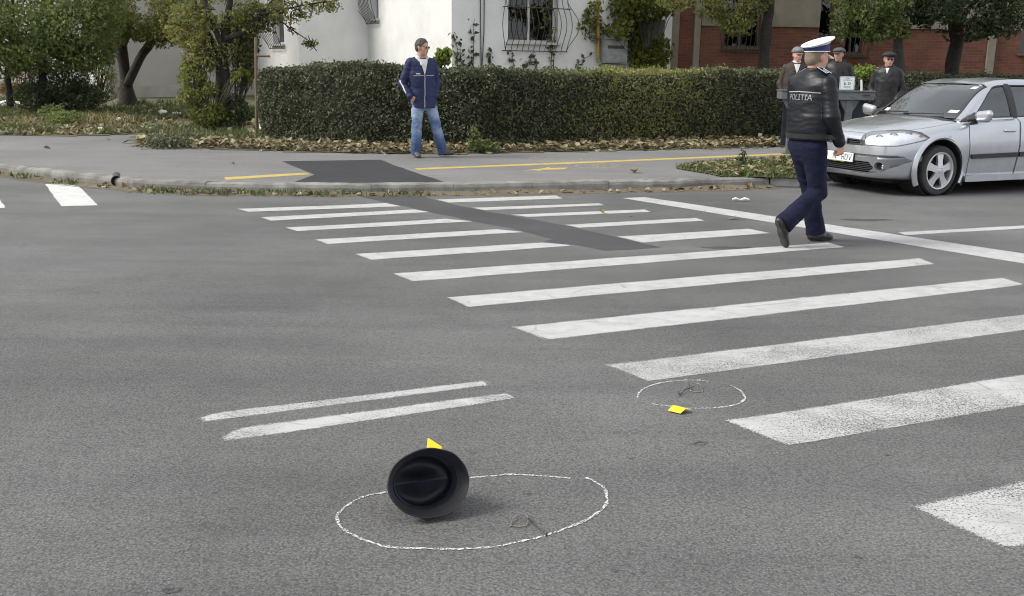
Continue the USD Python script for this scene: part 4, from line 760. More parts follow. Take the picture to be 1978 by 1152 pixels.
def hatpart(prof, th, ysc, n=64, droop=0):
    """Thin turned shell: profile of (radius, height) given thickness th; slightly oval."""
    p = np.asarray(prof, float); t = np.gradient(p, axis=0); nn = np.stack([-t[:, 1], t[:, 0]], 1); nn /= np.linalg.norm(nn, axis=1, keepdims=True) + 1e-9
    q = np.vstack([p + nn * th / 2, (p - nn * th / 2)[::-1], (p + nn * th / 2)[:1]]); a = np.arange(n) * 2 * np.pi / n; k = len(q)
    R_ = q[:, 0][None] * (1 + 0 * a[:, None]); Z = q[:, 1][None] + droop * np.cos(2 * a)[:, None] * np.clip((q[:, 0][None] - .08) / .06, 0, 1)
    V = np.stack([R_ * np.cos(a)[:, None], R_ * np.sin(a)[:, None] * ysc, Z], -1).reshape(-1, 3); F = []
    for i in range(n):
        j = (i + 1) % n
        for m_ in range(k - 1): F += [[i * k + m_, j * k + m_, j * k + m_ + 1], [i * k + m_, j * k + m_ + 1, i * k + m_ + 1]]
    return tm(V, F)
hp = G(822, 988); hat = UsdGeom.Xform.Define(stage, '/World/' + numbered('/World', 'black_hat')); ez = np.array([-.30, .82, -.30]); ez /= np.linalg.norm(ez)   # crown points away from the camera
HAT_EZ = ez; ex = np.cross([0, 0, 1.0], ez); ex /= np.linalg.norm(ex); ey = np.cross(ez, ex)
Rm = np.eye(4); Rm[:3, 0], Rm[:3, 1], Rm[:3, 2] = ex, ey, ez
parts = {'brim': hatpart([(.1145, .0), (.1175, -.006), (.124, -.016), (.132, -.028), (.140, -.043), (.145, -.056), (.1435, -.060)], .004, .83, 72, .006),
         'crown': hatpart([(.1145, .002), (.1135, .03), (.108, .07), (.099, .096), (.07, .104), (.035, .098), (.002, .095)], .004, .83, 72),
         'band': hatpart([(.118, .004), (.117, .034)], .003, .83, 72), 'lining': hatpart([(.1115, .004), (.1105, .03), (.105, .068), (.096, .090), (.068, .098), (.035, .082), (.002, .076)], .001, .83, 72),
         'sweatband': hatpart([(.1135, -.004), (.105, .014), (.1065, .038)], .0025, .83, 72)}
low = min(placed(m, Rm).vertices[:, 2].min() for m in parts.values())
T = Rm.copy(); T[:3, 3] = [hp[0], hp[1], -low + .001]
hat.AddTransformOp().Set(Gf.Matrix4d(T.T.tolist())); tag(hat, 'black cloth hat lying on its brim with the hollow inside facing the camera', 'hat')
for k, m in parts.items():
    v = m.vertices; v[:, 2] += .02 * np.clip(1 - np.abs(v[:, 1]) / .05, 0, 1) * (v[:, 2] > .07) * -1; v += (np.stack([meshkit.fbm(v * 9 + 3, 2, 40 + q) for q in range(3)], 1) - .5) * .016
for k, m in parts.items(): obj(k, m, {'brim': M_brim, 'crown': M_felt, 'band': M_brim, 'lining': M_lining, 'sweatband': M_sweat}[k], hat, True)

# two broken halves of a pair of spectacles
def spectacle(label, rim_px, temple_px, h_rim, mat, r=.0021):
    t = thing('broken_spectacles', label, 'spectacles'); rp = np.array([np.array(G(a, b)) for a, b in rim_px]); rp[:, 2] = h_rim
    c = np.vstack([rp, rp[:1]]); s = np.linspace(0, len(c) - 1, 40); c = np.stack([np.interp(s, np.arange(len(c)), c[:, k]) for k in range(3)], 1)
    obj('rim', tube(c, r, 6), mat, t, True)
    tp = np.array([list(G(a, b)[:2]) + [hh] for a, b, hh in temple_px]); obj('temple', tube(tp, r * 1.15, 6), M_wired, t, True)
spectacle('broken half of wire spectacles lying inside the large chalk ring', [(986, 1018), (990, 1008), (998, 1002), (1010, 1001), (1019, 1003), (1019, 1012), (1017, 1018), (1002, 1019)], [(1019, 1005, .008), (1021, 1013, .02), (1034, 1024, .014), (1055, 1037, .004), (1057, 1031, .006)], [.004, .010, .014, .016, .012, .008, .004, .003], M_wire)
spectacle('broken half of wire spectacles lying inside the small chalk ring', [(1334, 746), (1340, 745.5), (1350, 747), (1354, 752), (1358, 758), (1350, 759), (1341, 758.5), (1333, 757)], [(1332, 747, .01), (1332.5, 756, .016), (1323, 758, .014), (1313, 767, .004), (1311, 759, .006)], [.012, .015, .014, .010, .004, .003, .003, .006], M_wire)

# ---------------------------------------------------------------- grey metal stand with the notice
M_gmet = pm('grey_painted_metal', (.095, .105, .11), .45, (.135, .145, .15), 6, bump=.1, bscale=40)
M_navy = pm('dark_blue_panel', (.012, .015, .028), .5, (.022, .026, .042), 6)
M_sign = pm('white_notice', (.70, .76, .76), .5, (.76, .80, .80), 6)
M_signf = pm('notice_frame', (.16, .18, .18), .5)
M_print = pm('dark_print', (.10, .13, .14), .7)
YS = 17.3; c0 = at(1600, 186, YS); zt = at(1656, 178, YS)[2]; zb = at(1656, 194, YS)[2]; xl, xr = at(1509, 186, YS)[0], at(1690, 186, YS)[0]
st = thing('metal_stand', 'grey metal stand with a long top box and dark blue panel behind the policeman', 'stand')
obj('top_box', placed(rbox(xr - xl, .30, zt - zb, .012), frame([(xl + xr) / 2, YS + .15, (zt + zb) / 2], [1, 0, 0], [0, 1, 0])), M_gmet, st, 20)
obj('lid', bx(xl - .012, xr + .012, YS - .014, YS + .314, zt + .001, zt + .018), M_gmet, st)
for px in (1533, 1643):
    x_ = at(px, 200, YS)[0]; leg = thing('leg', parent=st)
    obj('post', bx(x_ - .055, x_ + .055, YS + .04, YS + .12, .12, zb - .001), M_gmet, leg)
    g = extrude(Polygon([(-.17, 0), (.17, 0), (.058, -.2), (-.058, -.2)]), .05); obj('gusset', placed(g, frame([x_, YS + .105, zb - .002], [1, 0, 0], [0, 0, 1])), M_gmet, leg)
    obj('foot', bx(x_ - .12, x_ + .12, YS, YS + .16, .115, .135), M_gmet, leg)
    obj('bolt', placed(trimesh.creation.cylinder(.018, .03, sections=12), frame([x_, YS - .006, (zt + zb) / 2], [1, 0, 0], [0, 0, 1])), M_gmet, leg)
obj('back_panel', bx(xl + .1, xr - .06, YS + .2, YS + .23, .25, zb - .002), M_navy, st)
a = at(1673, 184, YS); obj('handle', placed(rbox(.12, .02, .025, .008), frame([a[0], YS - .012, a[2]], [1, 0, 0], [0, 1, 0])), M_iron, st)
nw, nh = .262, .235; nx, nz = at(1638, 163, YS)[0], zt + .02 + nh / 2
no = thing('notice', 'white notice plate with dark lettering standing on the grey metal stand', 'sign', (nx, YS + .05, nz))
obj('frame', placed(rbox(nw, .012, nh, .005), np.eye(4)), M_signf, no)
rp = sbox(-nw / 2 + .03, -nh / 2 + .03, nw / 2 - .03, nh / 2 - .03).buffer(.022); up = frame([0, -.0065, 0], [1, 0, 0], [0, 0, 1])
obj('plate', placed(extrude(rp, .003), up @ np.diag([1, 1, 1, 1])), M_sign, no)
rim = rp.buffer(-.008).difference(rp.buffer(-.012)); obj('border', placed(extrude(rim, .001), frame([0, -.0097, 0], [1, 0, 0], [0, 0, 1])), M_print, no)
def line(wd, hh, zc, seed, h_=.001):
    rg = np.random.default_rng(seed); x = -wd / 2; ms = []
    while x < wd / 2:
        l_ = rg.uniform(.5, .9) * hh; ms.append(bx(x, x + l_, -.0106, -.0098, zc - hh / 2, zc + hh / 2)); x += l_ + hh * .35
    return ms
obj('print', line(.06, .010, .078, 1) + line(.15, .012, .055, 2) + line(.13, .008, -.055, 3) + line(.10, .007, -.072, 4), M_print, no)
obj('print', [bx(-.055, -.045, -.0106, -.0098, -.025, .02), bx(-.045, -.025, -.0106, -.0098, -.025, -.008), bx(-.033, -.024, -.0106, -.0098, -.008, .012), bx(-.015, -.008, -.0106, -.0098, -.025, -.018), bx(.012, .02, -.0106, -.0098, -.025, .02), bx(.02, .035, -.0106, -.0098, .010, .02), bx(.02, .036, -.0106, -.0098, -.025, -.015), bx(.042, .05, -.0106, -.0098, -.025, .02), bx(.05, .06, -.0106, -.0098, -.006, .004)], M_print, no)
a = at(1669, 170, YS); st2 = thing('white_stick', 'short pale stick standing on the grey metal stand right of the notice', 'stick'); obj('stick', tube([[a[0], YS + .12, zt + .018], [a[0] - .005, YS + .12, zt + .12], [a[0] - .018, YS + .12, zt + .20]], [.02, .018, .016], 6), M_plastic, st2)

p0 = G(224, 360); dp = thing('drain_pipe', 'dark end of a drain pipe in the broken kerb on the left', 'pipe', (p0[0], p0[1], .075)); dd = unit_ = np.array([-.35, .93, 0])
obj('pipe', tube([[.05, -.10, 0], [-.12, .35, .0]], .065, 14, False), M_iron, dp, True); obj('hollow', tube([[.045, -.085, 0], [-.0, .05, .0]], .055, 12), M_dark_hole, dp)
# ---------------------------------------------------------------- silver car (local: x forwards from the front axle, y to its left, z up)
M_silver = usdkit.material(stage, L + 'silver_paint', {'tc': ('texture_coordinate', {}), 'n': ('noise_texture', {'scale': 900, 'detail': 1}), 'r': ('rgb_ramp', {'ramp': [(.3, (.47, .49, .525)), (.7, (.57, .59, .625))]}),
    'd': ('noise_texture', {'scale': 3.5, 'detail': 6}), 'rd': ('map_range', {'from_min': .3, 'from_max': .7, 'to_min': .26, 'to_max': .36}), 'p': ('principled_bsdf', {'metallic': .85, 'coat_weight': .9, 'coat_roughness': .03})},
    [('tc.object', 'n.vector'), ('n.fac', 'r.fac'), ('r.color', 'p.base_color'), ('tc.object', 'd.vector'), ('d.fac', 'rd.value'), ('rd.result', 'p.roughness')], surface='p.BSDF')
M_black = pm('black_plastic', (.018, .018, .019), .55, (.028, .028, .03), 20, world=False)
M_tyre = pm('tyre_rubber', (.022, .022, .022), .8, (.042, .041, .039), 9, bump=.3, bscale=60, world=False)
M_alloy = pm('alloy_rim', (.55, .56, .57), .35, (.62, .63, .64), 8, metallic=.7, world=False)
M_dark_ = pm('dark_recess', (.010, .010, .010), .8)
M_chrome = pm('chrome', (.75, .76, .78), .12, metallic=1.0)
M_lens = pane('headlight_lens', (.95, .96, .97), .03, .05)
M_refl = pm('lamp_reflector', (.58, .60, .62), .3, (.74, .76, .78), 14, metallic=.0, world=False)
M_carglass = pane('car_glass', (.36, .45, .47), .015, .10)
M_seat = pm('seat_cloth', (.035, .037, .042), .9, (.055, .057, .062), 20, world=False)
M_dash = pm('dashboard_plastic', (.03, .03, .032), .7)
M_plate = pm('number_plate_white', (.68, .68, .66), .45)
M_pblack = pm('plate_lettering', (.015, .015, .015), .6)
M_amber = pm('amber_lens', (.45, .16, .02), .25)
M_red = pm('tail_lamp_red', (.30, .015, .012), .2, coat=.6)

FWDX = np.array([-.914, -.406, 0]); FWDX /= np.linalg.norm(FWDX); LEFTX = np.array([-FWDX[1], FWDX[0], 0])
car_o = np.array([5.34, 12.9, 0]) - LEFTX * .76 + np.array([-.02, -.05, 0])
car = thing('silver_car', 'silver saloon car parked half in frame at the right behind the policeman', 'car', car_o, math.atan2(FWDX[1], FWDX[0]))
def interp(tab, x):
    t = np.array(sorted(tab)); return PchipInterpolator(t[:, 0], t[:, 1:])(x)
# x: bottom, half width, height of the widest line, shoulder height, shoulder half width, centre height
body_t = [(.86, .27, .32, .48, .60, .25, .66), (.852, .25, .48, .49, .64, .42, .70), (.83, .23, .59, .50, .668, .53, .738), (.79, .215, .675, .51, .695, .61, .768), (.72, .205, .745, .52, .722, .665, .800), (.60, .195, .80, .535, .752, .71, .836), (.42, .18, .835, .555, .788, .74, .876), (.2, .17, .855, .57, .820, .755, .915), (0, .17, .868, .58, .850, .765, .942), (-.3, .17, .880, .59, .890, .775, .966), (-.6, .17, .887, .6, .91, .785, .958),
          (-1.2, .17, .889, .61, .935, .81, .945), (-2.0, .17, .888, .62, .955, .81, .965), (-2.7, .18, .878, .63, .975, .80, 1.00), (-3.1, .2, .855, .64, .985, .77, 1.05), (-3.4, .24, .80, .65, .98, .70, 1.055), (-3.58, .28, .70, .65, .96, .60, 1.03), (-3.66, .36, .58, .65, .90, .48, .96)]
def section(x):
    zb, w, zm, zs, ws, zt = interp(body_t, x)
    pts = [(0, zb), (.55 * w, zb), (.86 * w, zb + .015), (.95 * w, zb + .06), (.975 * w, zb + (zm - zb) * .45), (w, zm), (.99 * w, zm + (zs - zm) * .45), (ws + (w - ws) * .62, zs - .02), (ws, zs + .012), (.82 * ws, zs + (zt - zs) * .55), (.5 * ws, zs + .9 * (zt - zs)), (0, zt)]
    p = np.array(pts); s = np.r_[0, np.cumsum(np.linalg.norm(np.diff(p, axis=0), axis=1))]; k = PchipInterpolator(s, p)(np.linspace(0, s[-1], 34))
    return np.vstack([k, (k * [-1, 1])[-2:0:-1]])
def loft(xs, sec):
    S_ = [sec(x) for x in xs]; n = len(S_[0]); V = np.vstack([np.column_stack([np.full(n, x), q]) for x, q in zip(xs, S_)]); F = []
    for i in range(len(xs) - 1):
        for j in range(n):
            q = (j + 1) % n; F += [[i * n + j, (i + 1) * n + q, i * n + q], [i * n + j, (i + 1) * n + j, (i + 1) * n + q]]
    for e, fl in ((0, 1), (len(xs) - 1, 0)):
        c = len(V); V = np.vstack([V, V[e * n:(e + 1) * n].mean(0)])
        F += [[c, e * n + j, e * n + (j + 1) % n][::-1 if not fl else 1] for j in range(n)]
    t = tm(V, F)
    if t.volume < 0: t.invert()
    return t
xs = np.r_[np.linspace(.86, .7, 13), np.linspace(.66, -3.2, 62), np.linspace(-3.25, -3.66, 12)]
BODY = to_man(loft(xs, section))
def ycyl(x, z, r, y0, y1, n=48):
    return m3.Manifold.cylinder(y1 - y0, r, r, n).rotate([-90, 0, 0]).translate([x, y0, z])
def yprism(poly, y0, y1):
    """poly in (x, z) pushed along y."""
    t = extrude(Polygon(poly) if not isinstance(poly, (Polygon, MultiPolygon)) else poly, y1 - y0); return to_man(placed(t, np.array([[1, 0, 0, 0], [0, 0, -1, y1], [0, 1, 0, 0], [0, 0, 0, 1.0]])))
def xprism(poly, x0, x1):
    """poly in (y, z) pushed along x."""
    t = extrude(Polygon(poly) if not isinstance(poly, (Polygon, MultiPolygon)) else poly, x1 - x0); return to_man(placed(t, np.array([[0, 0, 1, x0], [1, 0, 0, 0], [0, 1, 0, 0], [0, 0, 0, 1.0]])))
def zprism(poly, z0, z1):
    t = extrude(Polygon(poly) if not isinstance(poly, (Polygon, MultiPolygon)) else poly, z1 - z0, z0); return to_man(t)
ZW, RW, XR = .315, .315, -2.69
mirr = lambda m: m.mirror([0, 1, 0])
cutters = []
for xw in (0, XR):
    for m in (ycyl(xw, ZW + .02, .375, .50, 1.2),): cutters += [m, mirr(m)]
# shut lines
gap = .012
def rg(poly): p = Polygon(poly); return p.buffer(gap / 2).difference(p.buffer(-gap / 2))
door1 = [(-.47, .24), (-.46, .50), (-.43, .78), (-.45, 1.0), (-1.30, 1.0), (-1.32, .6), (-1.30, .24)]; door2 = [(-1.315, .24), (-1.335, .6), (-1.315, 1.0), (-2.5, 1.0), (-2.45, .72), (-2.30, .5), (-2.22, .24)]
for d in (door1, door2):
    m = yprism(rg(d), .70, 1.1); cutters += [m, mirr(m)]
fend = LineString([(.26, .70), (.05, .86), (-.42, .915)]).buffer(gap / 2)
hood = Polygon([(.78, -.52), (.795, 0), (.78, .52), (.45, .70), (.1, .742), (-.30, .765), (-.30, -.765), (.1, -.742), (.45, -.70)]); hl = hood.exterior.buffer(gap / 2)
cutters.append(zprism(hl, .60, 1.2))
# headlamps: outline seen from the front-left
def lamp_prism(s, grow=0.0):
    a = [(.86, .622), (.86, .745), (.70, .790), (.46, .815), (.32, .795), (.18, .715), (.36, .680), (.62, .632)]
    a = Polygon(a).buffer(grow); return yprism(a, .30, 1.0) if s > 0 else mirr(yprism(a, .30, 1.0))
lamp_front = zprism([(.90, .33), (.90, 1.0), (-.2, 1.0), (-.2, .70), (.30, .62), (.62, .50), (.74, .37)], .3, 1.0)
lampL = lamp_prism(1) ^ lamp_front
LAMPS = [lampL, mirr(lampL)]; LAMPC = [lamp_prism(1, .007) ^ lamp_front, mirr(lamp_prism(1, .007) ^ lamp_front)]
# grilles: two upper halves split by the badge panel, one wide lower opening
up_g = [(.055, .615), (.055, .690), (.30, .682), (.335, .618)]
ugL = xprism([(a + .06, b - .002) for a, b in up_g], .55, 1.0); UPG = [ugL, mirr(ugL)]
low = Polygon([(-.50, .295), (-.56, .35), (-.50, .405), (.50, .405), (.56, .35), (.50, .295)]).buffer(.012); LOWG = xprism(low, .45, 1.0)
fogp = Point(.635, .372).buffer(.050); FOG = [xprism(fogp, .45, 1.0)]; FOG.append(mirr(FOG[0]))
LOWREC = xprism(Polygon([(.548, .255), (.545, .368), (.72, .385), (.70, .30)]).buffer(.01), .60, 1.0) if False else None
def inset(m, d): return m.scale([1, 1, 1])
outer = BODY
for c in cutters: outer -= c
RECP = xprism(Polygon([(-.80, .488), (.80, .488), (.815, .445), (.77, .39), (.66, .310), (.50, .282), (-.50, .282), (-.66, .310), (-.77, .39), (-.815, .445)]).buffer(.012), .10, 1.2)
shell = outer - RECP
insert = (BODY.translate([-.012, 0, 0]) ^ RECP) - LOWG - FOG[0] - FOG[1]
for c in LAMPC + UPG: shell -= c
OBJ = lambda n, m, mat, par=car, sm=30, **k: obj(n, from_man(m) if isinstance(m, m3.Manifold) else m, mat, par, sm, **k)
OBJ('body', shell, M_silver)
M_silvershade = pm('shaded_silver_paint', (.20, .21, .225), .38, (.25, .26, .275), 6, metallic=.6, world=False)  # the silver body paint, darkened for shade on the downward-facing bumper
OBJ('bumper_insert', insert, M_silvershade)  # bumper face split off to hold the shade tone, no separate part
innr = BODY.scale([.985, .955, 1]).translate([.0, 0, -.012])
for i, (c, s) in enumerate(zip(LAMPS, (1, -1))):
    hlp = thing('headlight', parent=car)
    lens = (BODY - BODY.translate([-.010, -.006 * s, -.006])) ^ c
    OBJ('lens', lens, M_lens, hlp)
    bowl = (BODY.translate([-.045, -.022 * s, -.03])) ^ c
    OBJ('housing', bowl, M_refl, hlp)
    for (x_, y_, z_, r_) in ((.70, .51, .695, .042), (.57, .61, .722, .046), (.41, .695, .745, .036)):
        rr = trimesh.creation.torus(r_, .007, 24, 8); m = frame([x_ - .005, y_ * s, z_ + .012], [-.55 * s, .835, 0], [0, .3, .95]); OBJ('lamp_ring', placed(rr, m), M_black, hlp, True)
        sp_ = trimesh.creation.icosphere(2, r_ * .8); sp_.apply_translation([x_ - .025, y_ * s, z_ + .005]); OBJ('bulb_bowl', sp_, M_chrome, hlp, True)
    a = trimesh.creation.icosphere(2, .03); a.apply_scale([1.2, .9, .8]); a.apply_translation([.29, .765 * s, .735]); OBJ('indicator', a, M_amber, hlp, True)
def slats(par, region, zs, x0, th=.012):
    for z_ in zs: OBJ('slat', (region ^ (BODY.translate([-.018, 0, 0]) - BODY.translate([-.06, 0, 0])) ^ m3.Manifold.cube([3, 4, th]).translate([-1, -2, z_])), M_black, par)
for c, s in zip(UPG, (1, -1)):
    g = thing('upper_grille', parent=car); OBJ('recess', c ^ BODY.translate([-.07, 0, 0]), M_dark_, g); slats(g, c, (.622, .645, .668), 0)
    rim = Polygon([(a + .06, b - .002) for a, b in up_g]); rr = xprism(rim.buffer(.004).difference(rim.buffer(-.010)), .55, 1.0); rr = rr if s > 0 else mirr(rr)
    OBJ('trim', rr ^ (BODY.translate([.003, 0, 0]) - BODY.translate([-.03, 0, 0])), M_black, g)
g = thing('lower_grille', parent=car); OBJ('recess', LOWG ^ BODY.translate([-.09, 0, 0]), M_dark_, g); slats(g, LOWG, (.302, .324, .346, .368, .390), 0, .010)
for c, s in zip(FOG, (1, -1)):
    f = thing('fog_lamp', parent=car); OBJ('recess', c ^ BODY.translate([-.06, 0, 0]), M_dark_, f)
    xf = .745; b = trimesh.creation.icosphere(2, .040); b.apply_scale([.5, 1, 1]); b.apply_translation([xf - .020, .635 * s, .372]); OBJ('lamp', b, M_chrome, f, True)
# shade-toned lower bumper face either side of the plate, and the seam above it
ins = Polygon([(-.80, .40), (-.74, .47), (.74, .47), (.80, .40), (.62, .385), (-.62, .385)])
OBJ('bumper_seam', xprism(Polygon([(-.79, .503), (-.79, .511), (.79, .511), (.79, .503)]), .15, 1.0) ^ (BODY.translate([.002, 0, 0]) - BODY.translate([-.02, 0, 0])), M_black)
# badge: lozenge ring
loz = Polygon([(0, .080), (.046, 0), (0, -.080), (-.046, 0)]); loz = loz.buffer(.004).difference(Polygon([(0, .045), (.024, 0), (0, -.045), (-.024, 0)]))
xb = .858; OBJ('badge', placed(extrude(loz, .014), frame([xb - .012, 0, .655], [0, 1, 0], [-.35, 0, .94])), M_chrome)
# number plate; the hidden middle is left blank
pl = thing('number_plate', parent=car); xp = .868; fm = frame([xp, 0, .450], [0, 1, 0], [-.06, 0, 1])
OBJ('plate', placed(rbox(.52, .112, .006, .002), fm), M_plate, pl); OBJ('holder', placed(rbox(.535, .125, .010, .003, (0, -.004, -.007)), fm), M_black, pl)
OBJ('caption_strip', placed(bx(-.19, .14, -.0665, -.0575, -.001, .0045), fm), M_black, pl)
for k in range(14): OBJ('caption_mark', placed(bx(-.17 + k * .021, -.158 + k * .021, -.0645, -.0595, .0046, .0056), fm), pm('yellow_print', (.6, .5, .08), .6) if k == 0 else usdkit.UsdShade.Material.Get(stage, L + 'yellow_print'), pl)
for txt, x_ in (('N', -.115), ('RDV', .045)):
    t = meshkit.text_mesh(txt, .075, .002); t.apply_transform(np.diag([.92, 1, 1, 1])); t.apply_translation([x_, -.037, .003]); OBJ('lettering', placed(t, fm), M_pblack, pl, False)
band_ = bx(-.26, -.225, -.055, .055, .0031, .0045); OBJ('blue_band', placed(band_, fm), pm('plate_blue', (.02, .06, .28), .5), pl)
# arch flares, sills, side mouldings, mudflaps
def flare(xw, s):
    prof = [(.372, .855), (.375, .885), (.395, .897), (.425, .885), (.440, .86), (.43, .84), (.38, .83)]; k = 40; a = np.linspace(math.radians(-28), math.radians(208), k); V, F, n = [], [], len(prof)
    for t in a:
        for r_, y_ in prof: V.append([xw + r_ * math.cos(t), y_ * s, ZW + .02 + r_ * math.sin(t)])
    for i in range(k - 1):
        for j in range(n): q = (j + 1) % n; F += [[i * n + j, (i + 1) * n + j, (i + 1) * n + q], [i * n + j, (i + 1) * n + q, i * n + q]]
    t = tm(V, F); t.faces = t.faces if s > 0 else t.faces[:, ::-1]; return t
WELL = [ycyl(x, ZW + .02, .375, .50, .875, 40) for x in (0, XR)]
for xw in (0, XR):
    for s in (1, -1):
        dy = 0 if xw == 0 else -.004
        f = flare(xw, s); f.apply_translation([0, (-.022 + dy) * s, 0]); f.vertices[:, 1] = np.where(np.abs(f.vertices[:, 1]) > 0, f.vertices[:, 1], 0); OBJ('wheel_arch', f, M_silver, sm=40)
        wl = trimesh.creation.annulus(.366, .374, .34, 40); OBJ('arch_liner', placed(wl, frame([xw, .68 * s, ZW + .02], [1, 0, 0], [0, 0, 1])), M_dark_)
for s in (1, -1):
    m = yprism(Polygon([(-.50, .455), (-.48, .51), (-1.295, .522), (-1.295, .463)]), .86, .903); m = m if s > 0 else mirr(m); OBJ('side_moulding', m, M_black)
    m = yprism(Polygon([(-1.335, .463), (-1.335, .523), (-2.28, .534), (-2.24, .473)]), .86, .902); m = m if s > 0 else mirr(m); OBJ('side_moulding', m, M_black)
    m = yprism(Polygon([(-.44, .17), (-.44, .235), (-2.28, .245), (-2.28, .175)]).buffer(.008), .80, .886); m = m if s > 0 else mirr(m); OBJ('sill', m, M_silver)
    OBJ('mudflap', placed(rbox(.03, .20, .22, .01), frame([-.40, .76 * s, .22], [1, 0, 0], [0, 1, 0])), M_black)
    OBJ('door_handle', placed(rbox(.19, .03, .034, .012), frame([-1.13, .888 * s, .80], [1, 0, .02], [0, 1, 0])), M_silver)
    OBJ('handle_recess', placed(lathe([(0, 0), (.042, 0), (.045, .004), (0, .004)], 20), frame([-1.13, (.866 if s > 0 else -.871) , .795], [1, 0, 0], [0, 0, 1])), M_dark_)
    OBJ('door_handle', placed(rbox(.19, .03, .034, .012), frame([-2.14, .887 * s, .82], [1, 0, .02], [0, 1, 0])), M_silver)
# greenhouse
def roof_z(x): return interp([(-.26, .955), (-.46, 1.085), (-.66, 1.225), (-.84, 1.335), (-1.0, 1.400), (-1.22, 1.442), (-1.6, 1.460), (-2.0, 1.448), (-2.4, 1.398), (-2.7, 1.315), (-3.0, 1.19), (-3.2, 1.06)], x)[0] if np.isscalar(x) else None
def gsec(x):
    zr, wb, zl = roof_z(x), np.interp(x, [-3.2, -2.9, -2.3, -1.2, -.55, -.26], [.66, .74, .79, .80, .79, .76]), np.interp(x, [-3.2, -2.4, -.55, -.26], [.98, .95, .90, .88])
    k = np.clip((zr - .95) / .47, 0, 1); wr = wb + (.575 - wb) * k
    p = np.array([(0, zl), (wb, zl), (wb + (wr - wb) * .5 + .012 * k, zl + (zr - zl) * .48), (wr, zl + (zr - zl) * .88 - .005), (wr * .86, zl + (zr - zl) * .972), (wr * .5, zr - .012 * k), (0, zr)])
    s = np.r_[0, np.cumsum(np.linalg.norm(np.diff(p, axis=0), axis=1))]; q = PchipInterpolator(s, p)(np.r_[np.linspace(0, s[1], 5)[:-1], np.linspace(s[1], s[-1], 26)])
    return np.vstack([q, (q * [-1, 1])[-2:0:-1]])
def bowed(t, d=0.0):
    v = t.vertices; b = np.clip((v[:, 0] + 1.1) / .7, 0, 1); v[:, 0] += (.04 - .17 * (v[:, 1] / .8) ** 2) * b; return t
gx = np.r_[np.linspace(-.26, -1.1, 22), np.linspace(-1.18, -3.2, 28)]
def ghouse(k):
    """k: how far inside the outer skin."""
    t = loft(gx, gsec); c = np.array([-1.55, 0, 1.0]); v = t.vertices; n = t.vertex_normals; t = bowed(t)
    if k: v2 = np.array(t.vertices) - np.array(t.vertex_normals) * k; t = tm(v2, t.faces)
    return to_man(t)
GH, GH1, GH2, GH3 = ghouse(0), ghouse(.012), ghouse(.017), ghouse(.05)
side1 = Polygon([(-.57, .955), (-.61, 1.0), (-.92, 1.262), (-1.05, 1.345), (-1.14, 1.366), (-1.26, 1.372), (-1.26, .962)]).buffer(-.008).buffer(.008)
side2 = Polygon([(-1.34, .964), (-1.34, 1.374), (-1.75, 1.372), (-2.12, 1.335), (-2.40, 1.21), (-2.54, 1.05), (-2.54, .995)]).buffer(-.008).buffer(.008)
SIDE = [yprism(p, .35, 1.1) for p in (side1, side2)]; SIDE += [mirr(m) for m in SIDE]
wsp = Polygon([(-.71, .935), (.71, .935), (.56, 1.385), (.45, 1.398), (-.45, 1.398), (-.56, 1.385)]).buffer(-.02).buffer(.02); WS = xprism(wsp, -.985, .3); RS = xprism(Polygon([(-.66, 1.08), (.66, 1.08), (.52, 1.36), (-.52, 1.36)]), -3.4, -2.45)
fr = GH - GH3
for c in SIDE + [WS, RS]: fr -= c
blk = [yprism(Polygon([(-1.26, .952), (-1.26, 1.387), (-1.34, 1.387), (-1.34, .952)]), .35, 1.1)]; blk.append(mirr(blk[0]))
fr2 = fr
for c in blk: fr2 -= c
OBJ('roof', fr2 - m3.Manifold.cube([6, 4, .62]).translate([-4, -2, .3]), M_silver)
for c in blk: OBJ('door_pillar', (fr ^ c), M_black)
glz = GH1 - GH2
OBJ('windscreen', glz ^ WS, M_carglass); OBJ('rear_window', glz ^ RS, M_carglass)
for c in SIDE: OBJ('side_window', glz ^ c, M_carglass)
wsf = xprism(wsp.buffer(.001).difference(wsp.buffer(-.022)), -.985, .3); OBJ('windscreen_seal', (ghouse(.004) - ghouse(.011)) ^ wsf, M_black)
for p, c in ((side1, 0), (side2, 1)):
    m = yprism(p.buffer(.001).difference(p.buffer(-.016)), .35, 1.1); m = (ghouse(.003) - ghouse(.011)) ^ m
    OBJ('window_seal', m, M_black); OBJ('window_seal', mirr(m), M_black)
cowl = zprism(Polygon([(-.20, -.62), (-.16, 0), (-.20, .62), (-.33, .74), (-.42, .68), (-.30, .3), (-.26, 0), (-.30, -.3), (-.42, -.68), (-.33, -.74)]), .90, .985); OBJ('cowl', (cowl ^ BODY.translate([0, 0, .005])), M_black)
for y0, y1 in ((.50, -.08), (-.05, -.62)): OBJ('wiper', tube([[-.285 - .13 * (y0 / .75) ** 2, y0, 1.005], [-.26 - .13 * ((y0 + y1) / 1.5) ** 2, (y0 + y1) / 2, 1.0], [-.25 - .13 * (y1 / .75) ** 2, y1, .985]], .011, 6), M_black)
for a, b, cz in ((-.40, -.33, 1.26), ): pass
def sticker(y0, y1, z0, z1): OBJ('sticker', (ghouse(.010) - ghouse(.0115)) ^ xprism(sbox(y0, z0, y1, z1), -1.32, .3), M_plate)
sticker(.42, .50, 1.315, 1.345); sticker(.50, .62, 1.02, 1.052); sticker(-.62, -.52, 1.0, 1.035); sticker(.45, .51, 1.362, 1.376)
